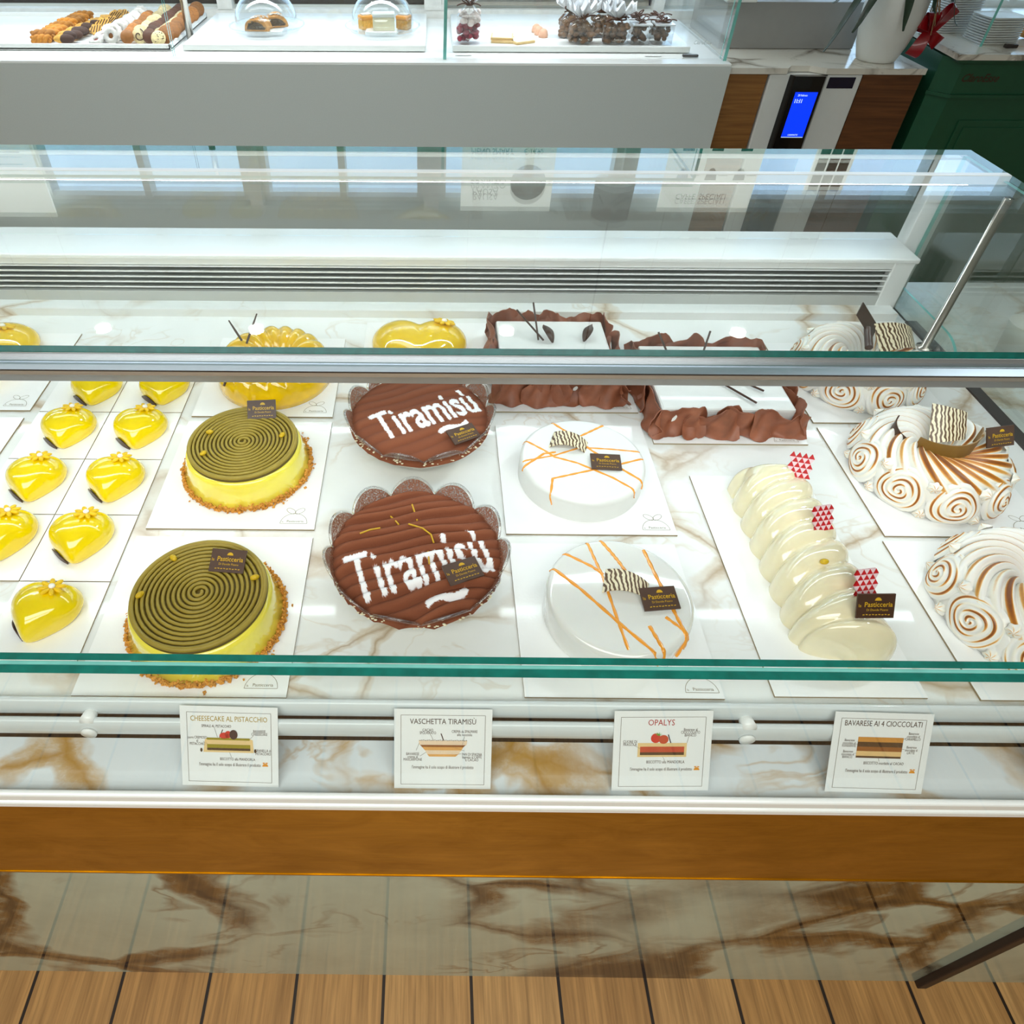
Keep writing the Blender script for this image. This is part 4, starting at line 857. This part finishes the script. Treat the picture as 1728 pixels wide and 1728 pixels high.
def strudel(x, y, z, rz, lab):
    e = empty('strudel_slice', (x, y, z), rz); tag(e, lab, 'pastry', 'strudel slices under the dome'); b = MB(); rnd = random.Random(int(abs(y)*1000))
    P = [[((.040+.004*math.sin(7*u+v*3))*math.cos(PI*v)*(1-.1*abs(u-.5)), (u-.5)*.05, .001+(.036+.004*math.sin(5*u+9*v))*math.sin(PI*v)) for v in np.linspace(0, 1, 22)] for u in np.linspace(0, 1, 10)]
    b.grid(P, 'pastry'); b.add(P[0], [tuple(range(22))], 'pastry'); b.add(P[-1], [tuple(range(22))[::-1]], 'pastry'); b.build('crust', e)
    b = MB(); P = [(.030*math.cos(a), -.0262-.002*math.sin(5*a), .006+.022*abs(math.sin(a))) for a in np.linspace(0, PI, 16)]; b.add(P, [tuple(range(16))], 'dark_filling'); 
    for k in range(16): a, q = rnd.uniform(.1, 3.0), rnd.uniform(.3, 1); b.ell((.028*q*math.cos(a), -.026, .008+.020*q*math.sin(a)), (.005, .003, .004), 'dark_filling', 5, 8)
    b.build('filling', e); b = MB()
    for k in range(40): v = rnd.uniform(.25, .75); u = rnd.uniform(.1, .9); b.ell((.0405*math.cos(PI*v), (u-.5)*.05, .001+.038*math.sin(PI*v)), (.004, .004, .0016), 'b_sugar', 4, 6)
    c = b.build('powdered_sugar', e); c['kind'] = 'stuff'
strudel(-.575, 2.660, GZ+.0065, -.1, 'strudel slice in front with dark filling facing the aisle'); strudel(-.528, 2.715, GZ+.0065, .3, 'strudel slice behind the other, lighter crust')
e = empty('cake_slice', (-.160, 2.675, GZ+.0065), .05); tag(e, 'upright white cream cake slice under the right dome', 'cake'); b = MB(); b.box(-.036, .036, -.02, .02, 0, .038, 'cream', r=.002); b.build('sponge', e); b = MB(); b.box(-.037, .037, -.021, .021, .037, .050, 'white_satin', r=.004); b.build('icing', e)
for x, rz, lab in ((-.222, .5, 'orange tart slice left of the white cake slice'), (-.095, -.4, 'orange tart slice right of the white cake slice')):
    e = empty('tart_slice', (x, 2.71, GZ+.001), rz); tag(e, lab, 'pastry', 'orange tart slices'); b = MB(); b.box(-.022, .022, -.018, .018, 0, .030, 'b_gold', r=.004); b.build('crust', e); b = MB(); b.box(-.023, .023, -.019, .019, .028, .042, 'orange_drizzle', r=.005); b.build('topping', e); b = MB(); b.box(-.016, .016, -.012, .012, .041, .046, 'b_sugar', r=.002); b.build('sugar', e)

# bags and boxes
mat('sweet_pink', S(150, 40, 60), .5, var=.25, vs=60); mat('sweet_white', S(240, 226, 222), .5); mat('sweet_brown', S(128, 94, 66), .6, var=.35, vs=90, bmp=.3); mat('ribbon_brown', S(82, 44, 28), .35); mat('cello_white', S(226, 228, 232), .2, coat=.6)
def loops(b, c, r, n, m, seed, w=.0022):
    rnd = random.Random(seed)
    for k in range(n):
        a = 2*PI*k/n+rnd.uniform(-.3, .3); el = rnd.uniform(.1, .8); L = r*rnd.uniform(.7, 1.2)
        d = Vector((math.cos(a)*math.cos(el), math.sin(a)*math.cos(el)*.6, math.sin(el))); s = Vector((-math.sin(a), math.cos(a), .3))*.4
        if k % 2: pts = [Vector(c)+d*L*math.sin(PI*t)*1.+s*L*math.sin(2*PI*t)*.6 for t in np.linspace(0, 1, 14)]
        else: pts = [Vector(c)+d*L*t*1.5+Vector((0, -.004, -.02*t*t)) for t in np.linspace(0, 1, 8)]
        b.tube([tuple(p) for p in pts], w, m, 6)
def bag(x, y, w, dpt, h, fan, lab, sw, seed, top=None, rz=0., group='bagged sweets'):
    e = empty('sweet_bag', (x, y, PZ), rz); tag(e, lab, 'bag of sweets', group); rnd = random.Random(seed)
    b = MB()
    for k in range(85):
        px, py, pz = rnd.uniform(-.42, .42)*w, rnd.uniform(-.40, .40)*dpt, rnd.uniform(.08, .95)*h; r = rnd.uniform(.008, .012)
        m = top if top and pz > h*.62 or (top and rnd.random() < .08) else sw
        b.ell((px, py, max(r*.8, pz)), (r*rnd.uniform(.8, 1.2), r, r*.8), m, 6, 8)
    c = b.build('sweets', e); c['kind'] = 'stuff'
    b = MB(); P = []
    for t in np.linspace(0, 1, 14):
        row = []
        for j in range(40):
            a = 2*PI*j/40; sq = (abs(math.cos(a))**4+abs(math.sin(a))**4)**-.25; k = 1. if t < .72 else 1-.85*((t-.72)/.28)**1.2
            row.append((w/2*1.02*sq*math.cos(a)*k*(1+.03*math.sin(5*a+t*9)), dpt/2*1.02*sq*math.sin(a)*k, .001+h*1.18*t))
        P.append(row)
    b.grid(P, 'cello', cv=True); b.build('wrapper', e)
    z0 = h*1.17; b = MB(); P = []
    for t in np.linspace(0, 1, 9):
        P.append([((.006+fan*t)*math.cos(a)*(1+.10*math.sin(3*a)), (.006+fan*.42*t)*math.sin(a)+.010*t*math.sin(a*9), z0+fan*1.05*t*(.75+.25*math.sin(a*11+seed))) for a in np.linspace(0, 2*PI, 90, endpoint=False)])
    b.grid(P, 'cello_white', cv=True, smooth=False); b.build('pleated_top', e)
    b = MB(); b.tube([(.009*math.cos(a), .007*math.sin(a), z0) for a in np.linspace(0, 2*PI, 14, endpoint=False)], .003, 'ribbon_brown', 6, closed=True); loops(b, (0, -.008, z0), .030, 8, 'ribbon_brown', seed); b.build('ribbon', e)
    b = MB(); b.text('Pasticceria', .008, 'sugar_white', T(.008, -dpt/2*1.04-.0006, .014, 0, PI/2)); b.build('lettering', e)
bag(.117, 2.575, .072, .046, .090, .026, 'tall clear bag of pink and white sweets beside the glass partition', 'sweet_pink', 3, 'sweet_white')
bag(.478, 2.580, .078, .05, .058, .046, 'clear bag of brown biscuits with fanned top, front left of the two', 'sweet_brown', 5)
bag(.590, 2.580, .080, .05, .056, .046, 'clear bag of brown biscuits with fanned top, beside the small boxes', 'sweet_brown', 6)
bag(.455, 2.66, .07, .05, .060, .048, 'brown biscuit bag half hidden behind the front left bag', 'sweet_brown', 7)
bag(.560, 2.67, .07, .05, .060, .050, 'brown biscuit bag half hidden between the two front bags', 'sweet_brown', 8)
def cbox(x, y, lab, seed):
    e = empty('clear_gift_box', (x, y, PZ), random.Random(seed).uniform(-.1, .1)); tag(e, lab, 'gift box', 'small clear gift boxes'); w, h = .030, .052; rnd = random.Random(seed)
    b = MB()
    for k in range(28): b.ell((rnd.uniform(-.6, .6)*w, rnd.uniform(-.6, .6)*w, rnd.uniform(.10, .8)*h+.003), (.008, .008, .007), 'sweet_brown', 6, 8)
    c = b.build('sweets', e); c['kind'] = 'stuff'; b = MB(); b.box(-w, w, -w, w, 0, h, 'cello'); b.build('clear_box', e); b = MB(); b.box(-w-.001, w+.001, -w-.001, w+.001, h, h+.004, 'cello_white'); b.build('lid', e); b = MB(); loops(b, (0, 0, h+.006), .030, 9, 'ribbon_brown', seed, .002); b.build('ribbon', e)
cbox(.667, 2.585, 'small clear gift box of brown sweets, front left', 11); cbox(.738, 2.585, 'small clear gift box of brown sweets, front right, next to the glass end', 12); cbox(.672, 2.665, 'small ribboned gift box behind the front left box', 13); cbox(.745, 2.672, 'small ribboned gift box behind the front right box', 14)
for i, (x, y, rz, z, lab) in enumerate(((.232, 2.60, -.15, 0, 'square wrapped chocolate bar at the bottom of the little stack'), (.228, 2.606, -.1, .0075, 'square wrapped chocolate bar with oval label on the little stack'), (.285, 2.590, .5, 0, 'silvery wrapped bar leaning against the little stack'))):
    b = MB(); b.box(-.036, .036, -.036, .036, 0, .007, 'p_tan', r=.001); b.box(-.030, .030, -.030, .030, .0068, .0074, 'white_matte'); b.prism([(.020*math.cos(a), .016*math.sin(a)) for a in np.linspace(0, 2*PI, 20, endpoint=False)], .0074, .0078, 'p_peach'); o = b.build('chocolate_bar', loc=(x, y, PZ+z)); o.rotation_euler = (0, 0, rz); tag(o, lab, 'chocolate bar', 'wrapped chocolate bars')
mat('praline', S(222, 170, 140), .5, var=.1, vs=100, bmp=.2)
for x, y, lab in ((.368, 2.655, 'pale pink praline nearest the aisle, on the plinth'), (.358, 2.690, 'pale pink praline in the middle of three'), (.352, 2.725, 'pale pink praline farthest back of three')):
    b = MB(); b.lathe([(.0001, 0), (.015, 0), (.016, .006), (.013, .018), (.006, .024), (.0001, .025)], 'praline', 20); tag(b.build('praline', loc=(x, y, PZ)), lab, 'sweet', 'pale pralines')
b = MB(); b.box(-.024, .024, -.006, .006, 0, .006, 'frame_dark', r=.001); tag(b.build('price_tag_clip', loc=(.815, 2.49, RZ)), 'small dark price clip on the white ledge below the gift boxes', 'clip')
for x, lab in ((.10, 'blank white slip on the ledge below the pink sweets'), (.70, 'blank white slip on the ledge left of the dark clip')):
    b = MB(); b.box(-.026, .026, -.008, .008, 0, .0008, 'paper'); tag(b.build('paper_slip', loc=(x, 2.50, RZ)), lab, 'paper slip', 'white slips')

# ------------------------------------------------------------------ right back: marble counter, machine, planter, green cabinet
bc = empty('bar_counter', (1.2, 2.42, 0)); tag(bc, 'wood fronted bar counter with veined marble top, right of the grey counter', 'counter')
def bpart(n, b): return b.build(n, bc, loc=(-1.2, -2.42, 0))
b = MB(); poly = [(.925, 2.42), (1.105, 2.42), (1.125, 2.452), (1.185, 2.452), (1.225, 2.42), (1.534, 2.42), (1.534, 3.04), (.925, 3.04)]; b.prism(poly, 1.205, 1.222, 'marble_counter'); bpart('marble_top', b)
b = MB(); b.box(.925, 1.052, 2.432, 2.46, .05, 1.204, 'oak'); bpart('oak_door', b); b = MB(); b.box(1.350, 1.534, 2.432, 2.46, .05, 1.204, 'walnut'); bpart('walnut_door', b)
b = MB(); b.box(.925, 1.534, 2.47, 3.04, .0, 1.204, 'dark_void'); bpart('carcass', b)
mc = empty('cash_machine', (1.2, 2.43, .05)); tag(mc, 'white automatic cash machine with glowing blue screen between wooden doors', 'cash machine')
def mpart(n, b, p=None): return b.build(n, p or mc, loc=(-1.2, -2.43, -.05) if p is None else None)
mat('bezel_black', S(10, 10, 12), .25, coat=.3); mat('slot_navy', S(18, 20, 46), .2, coat=.5)
b = MB(); b.box(1.057, 1.346, 2.426, 2.468, .05, 1.203, 'white_satin', r=.004); mpart('body', b)
b = MB(); b.prism([(1.118, 2.4255), (1.128, 2.405), (1.222, 2.405), (1.236, 2.4255)], .60, 1.203, 'bezel_black'); bz = mpart('bezel', b)
b = MB(); b.box(1.143, 1.213, 2.4035, 2.4048, 1.022, 1.158, 'screen_blue'); sy = 2.4030
b.text('11:11', .016, 'screen_text', T(1.160, sy, 1.132, 0, PI/2), sx=.75, bold=.02); b.text('28 Febbraio', .008, 'screen_text', T(1.168, sy, 1.149, 0, PI/2), sx=.8); b.text('CASHMATIC', .007, 'screen_text', T(1.178, sy, 1.030, 0, PI/2), sx=.85); b.box(1.143, 1.213, 2.4033, 2.4034, 1.022, 1.0235, 'screen_text'); b.build('screen', bz)
b = MB(); b.box(1.244, 1.326, 2.4235, 2.4262, 1.164, 1.196, 'slot_navy', r=.001); mpart('receipt_slot', b)
b = MB(); b.box(.955, 1.405, 2.66, 3.0, 1.223, 1.357, 'box_grey', r=.002); tag(b.build('grey_cabinet_box'), 'plain grey box unit standing on the marble top beside the planter', 'box unit')
b = MB(); b.box(-.05, .05, -.06, .06, 0, .05, 'white_matte', r=.004); tag(b.build('white_container', loc=(.99, 2.70, 1.3575)), 'white container on the grey box unit, cut by the top edge', 'container')
b = MB(); b.lathe([(.0001, 0), (.08, 0), (.11, .010), (.108, .013), (.078, .004), (.0001, .004)], 'bowl_glass', 60); tag(b.build('glass_plate', loc=(1.17, 2.80, 1.3575)), 'round glass plate on the grey box unit', 'plate')
pt = empty('planter', (1.420, 2.528, 1.2225)); tag(pt, 'white glazed planter with dark strap leaves and red bow', 'potted plant')
b = MB(); b.lathe([(.0001, 0), (.054, 0), (.058, .004), (.072, .045), (.083, .095), (.088, .14), (.087, .18), (.084, .20), (.080, .20), (.078, .17), (.0001, .17)], 'white_satin', 64); b.build('pot', pt)
mat('leaf_dark', S(34, 52, 34), .35, coat=.2, var=.3, vs=30); mat('soil', S(60, 44, 30), .9, bmp=.4); mat('bow_red', S(150, 8, 20), .35, coat=.3, var=.15, vs=30); mat('root', S(150, 120, 84), .7)
b = MB(); b.lathe([(.0001, .175), (.078, .175)], 'soil', 30); b.build('soil', pt)
def leaf(az, reach, drop, w, rise):
    P = []
    for t in np.linspace(0, 1, 18):
        d = .02+reach*t; z = .18+rise*math.sin(PI*min(1, t*1.1))-drop*t**2.2; ww = w*math.sin(PI*min(.97, .12+.88*t))**.7
        P.append([(d*math.cos(az)-v*ww*math.sin(az), d*math.sin(az)+v*ww*math.cos(az), z+.25*ww*abs(v)) for v in (-1, -.5, 0, .5, 1)])
    b = MB(); b.sheet(P, .0016, 'leaf_dark'); b.build('leaf', pt)
leaf(-2.75, .215, .14, .015, .07); leaf(-2.55, .17, .085, .016, .055); leaf(-1.75, .115, .075, .014, .03); leaf(-2.95, .20, .02, .018, .10); leaf(-1.2, .12, .03, .014, .08); leaf(.3, .22, .05, .02, .12); leaf(1.1, .2, .05, .02, .14); leaf(-.5, .16, .07, .016, .08)
for k in range(10):
    rr_ = random.Random(k); a = rr_.uniform(-1.1, .1); b = MB(); b.tube([(.06*math.cos(a), .06*math.sin(a), .18), (.10*math.cos(a), .10*math.sin(a), .19+rr_.uniform(-.02, .03)), (.125*math.cos(a+.2), .12*math.sin(a+.2), .12+rr_.uniform(-.05, .05))], .0016, 'root', 5); b.build('root', pt)
for k, (a, l, wz) in enumerate(((.9, .085, .9), (-1.9, .075, -.5), (2.4, .06, .5), (-.5, .05, -1.2), (1.6, .06, 1.3))):
    b = MB(); P = [[(l*math.sin(PI*t)*math.cos(a)-s*.020*math.sin(PI*t)**.5*math.sin(a), -.010*math.sin(2*PI*t)-.012*s*math.cos(3*t), l*math.sin(PI*t)*math.sin(a)*.9+s*.020*math.sin(PI*t)**.5*math.cos(a)+.008*math.sin(4*t+k)) for s in np.linspace(-1, 1, 5)] for t in np.linspace(.02, .98, 14)]
    b.sheet(P, .001, 'bow_red', M=T(.105, -.045, .085)); b.build('bow_loop', pt)
mat('green_paint', S(26, 82, 54), .42, var=.04, coat=.15)
gc = empty('green_cabinet', (1.6, 2.4, 0)); tag(gc, 'dark green panelled cabinet with marble cap at the far right', 'cabinet')
def gpart(n, b): return b.build(n, gc, loc=(-1.6, -2.4, 0))
b = MB(); b.prism([(1.615, 2.385), (3.2, 2.385), (3.2, 3.04), (1.612, 3.04), (1.59, 2.60), (1.570, 2.432)], 0, 1.2565, 'green_paint'); b.box(1.536, 1.60, 2.50, 3.0, 0, 1.20, 'green_paint'); gpart('body', b)
b = MB(); b.prism([(1.566, 2.352), (3.2, 2.352), (3.2, 3.04), (1.62, 3.04)], 1.2615, 1.277, 'marble_counter'); b.prism([(1.585, 2.368), (3.2, 2.368), (3.2, 3.0), (1.62, 3.0)], 1.250, 1.2615, 'green_paint'); gpart('marble_cap', b)
b = MB(); b.prism([(1.612, 2.374), (3.2, 2.374), (3.2, 2.386), (1.618, 2.386)], 1.150, 1.160, 'green_paint'); b.prism([(1.612, 2.374), (1.616, 2.39), (1.571, 2.436), (1.562, 2.426)], 1.150, 1.160, 'green_paint'); gpart('moulding', b)
b = MB(); b.box(1.680, 3.0, 2.379, 2.386, .10, 1.085, 'green_paint', r=.002); b.box(1.70, 2.98, 2.375, 2.380, .12, 1.065, 'green_paint', r=.002); gpart('door_panel', b)
b = MB(); b.text('ClaroEsse', .032, 'choc', T(1.685, 2.3842, 1.205, 0, PI/2), sx=.88, shear=.3, bold=.02); gpart('relief_lettering', b)
mat('plate_white', S(232, 232, 228), .4, coat=0., var=.01)
def plate():
    b = MB(); w, d = .062, .055
    b.box(-w*.86, w*.86, -d*.86, d*.86, 0, .003, 'plate_white'); P = []
    for (k, z) in ((.95, .0004), (1.0, .0046), (1.015, .0058), (.99, .0058), (.85, .003)): P.append([(w*k*math.copysign(abs(math.cos(a))**.35, math.cos(a)), d*k*math.copysign(abs(math.sin(a))**.35, math.sin(a)), z) for a in np.linspace(0, 2*PI, 48, endpoint=False)])
    b.grid(P, 'plate_white', cv=True); return b.build('plate')
pp = plate(); n = 0
for (x, y, k, lab, g) in ((1.752, 2.525, 11, 'white oblong plate in the front stack on the green cabinet', 'front stack of plates'), (1.70, 2.68, 15, 'white oblong plate in the taller stack behind', 'rear stack of plates')):
    for i in range(k):
        o = pp if n == 0 else pp.copy()
        if n: COL.objects.link(o)
        n += 1; o.location = (x, y, 1.2775+i*.0066); o.rotation_euler = (0, 0, .06); tag(o, lab, 'plate', g)
sg = empty('glass_screen', (1.715, 2.45, 1.2775)); tag(sg, 'green edged glass screen around the plates on the green cabinet', 'glass screen')
b = MB(); b.box(-.004, .004, 0, .36, 0, .36, 'clear_glass', sides={'f': 'glass_edge_lite'}); b.build('side_pane', sg); b = MB(); b.box(.004, 1.2, 0, .008, 0, .36, 'clear_glass', sides={'l': 'glass_edge_lite'}); b.build('front_pane', sg)
bpy.data.objects['glass_screen'].location = (1.682, 2.448, 1.2775)
b = MB(); b.box(-.018, .018, -.006, .010, 0, .010, 'frame_dark', r=.002); tag(b.build('glass_clamp', loc=(1.765, 2.434, 1.2775)), 'small dark clamp at the foot of the glass screen', 'clamp')
b = MB(); b.ell((0, 0, .022), (.05, .03, .022), 'pastry', 10, 16); tag(b.build('brioche', loc=(1.90, 2.56, 1.2775)), 'golden brown brioche right of the plates, cut by the picture edge', 'pastry')

# ------------------------------------------------------------------ overhead things mirrored in the case's top glass
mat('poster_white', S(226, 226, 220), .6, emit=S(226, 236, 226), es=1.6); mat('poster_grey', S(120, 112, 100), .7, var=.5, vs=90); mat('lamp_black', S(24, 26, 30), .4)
def menu(name, x0, x1, z0, z1, lab, fn):
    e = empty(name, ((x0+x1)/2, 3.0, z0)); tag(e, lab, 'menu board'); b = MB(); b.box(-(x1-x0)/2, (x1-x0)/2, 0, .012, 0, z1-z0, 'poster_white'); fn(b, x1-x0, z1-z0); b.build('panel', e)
    b = MB(); [b.tube([(s*(x1-x0)*.4, .006, z1-z0), (s*(x1-x0)*.4, .006, 2.6-z0)], .0012, 'steel', 6) for s in (-1, 1)]; b.build('wire', e)
def f1(b, w, h):
    X = lambda x, z: T(x, -.0006, z, 0, PI/2)
    b.text('PAUSA', .042, 'ink', X(-.09, h-.065), sx=.9, shear=.15); b.text('PRANZO', .042, 'ink', X(-.08, h-.115), sx=.9, shear=.15); b.text('MENU SMART', .036, 'ink', X(-.07, h-.235), sx=.8, shear=.15); b.text('€ 14,90', .032, 'ink', X(.10, h-.235), sx=.8, shear=.15)
    b.prism([(.075*math.cos(a), .075*math.sin(a)) for a in np.linspace(0, 2*PI, 40, endpoint=False)], 0, .0005, 'poster_grey', M=X(.09, h-.105))
    for k in range(3): b.line((-.13, 0), (.13, 0), .004, 'ink_line', X(0, h-.275-k*.018))
def f2(b, w, h):
    X = lambda x, z: T(x, -.0006, z, 0, PI/2)
    b.text("CAFFE' SPECIALI", .036, 'ink_line', X(-.02, h-.05), sx=.85)
    for r in range(2):
        for c in range(3): b.prism([(.024*math.cos(a), -.05*math.sin(a)) for a in np.linspace(0, PI, 16)][::-1], 0, .0005, 'poster_grey', M=X(-.12+c*.12, h-.12-r*.12)); b.line((-.02, 0), (.02, 0), .003, 'ink_line', X(-.07+c*.12, h-.14-r*.12))
def f3(b, w, h):
    for r in range(4):
        for c in range(3): b.box(-w*.42+c*w*.29, -w*.42+c*w*.29+w*.25, -.0006, 0, h*.05+r*h*.235, h*.05+r*h*.235+h*.19, 'poster_grey')
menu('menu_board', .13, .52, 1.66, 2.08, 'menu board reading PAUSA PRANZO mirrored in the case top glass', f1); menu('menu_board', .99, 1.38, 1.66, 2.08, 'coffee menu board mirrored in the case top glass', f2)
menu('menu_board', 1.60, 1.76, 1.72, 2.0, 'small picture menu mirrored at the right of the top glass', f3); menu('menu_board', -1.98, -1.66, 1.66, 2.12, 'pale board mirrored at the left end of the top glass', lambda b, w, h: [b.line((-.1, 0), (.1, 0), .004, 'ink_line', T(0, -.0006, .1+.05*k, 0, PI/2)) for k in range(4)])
pl = empty('pendant_lamp', (.655, 2.50, 1.77)); tag(pl, 'black cylindrical pendant lamp mirrored in the case top glass', 'lamp'); b = MB(); b.lathe([(.068, 0), (.070, .002), (.066, .13), (.02, .135), (.0001, .135)], 'lamp_black', 40); b.lathe([(.068, 0), (.0001, .03)], 'white_matte', 40); b.build('shade', pl); b = MB(); b.tube([(0, 0, .13), (0, 0, .83)], .003, 'lamp_black', 8); b.build('cable', pl)
for x in (-1.533, -.813, .36, 1.44):
    s = empty('ceiling_spotlight', (x, 2.82, 2.6)); tag(s, 'small recessed ceiling spotlight mirrored as a bright spot', 'spotlight', 'ceiling spotlights'); b = MB(); b.lathe([(.036, -.001), (.045, -.001), (.045, -.012), (.036, -.012)], 'white_coat', 28); b.build('trim_ring', s); b = MB(); b.lathe([(.0001, -.006), (.035, -.006)], 'spot_led', 24); b.build('bulb', s)
b = MB(); b.lathe([(.0001, .002), (.024, .002), (.026, 0), (.034, .075), (.0355, .078), (.033, .077), (.0245, .006), (.0001, .006)], 'white_satin', 40); tag(b.build('paper_cup', loc=(1.188, 1.212, DK+.0004)), 'white cup on the marble beyond the end glass, at the right picture edge', 'cup')
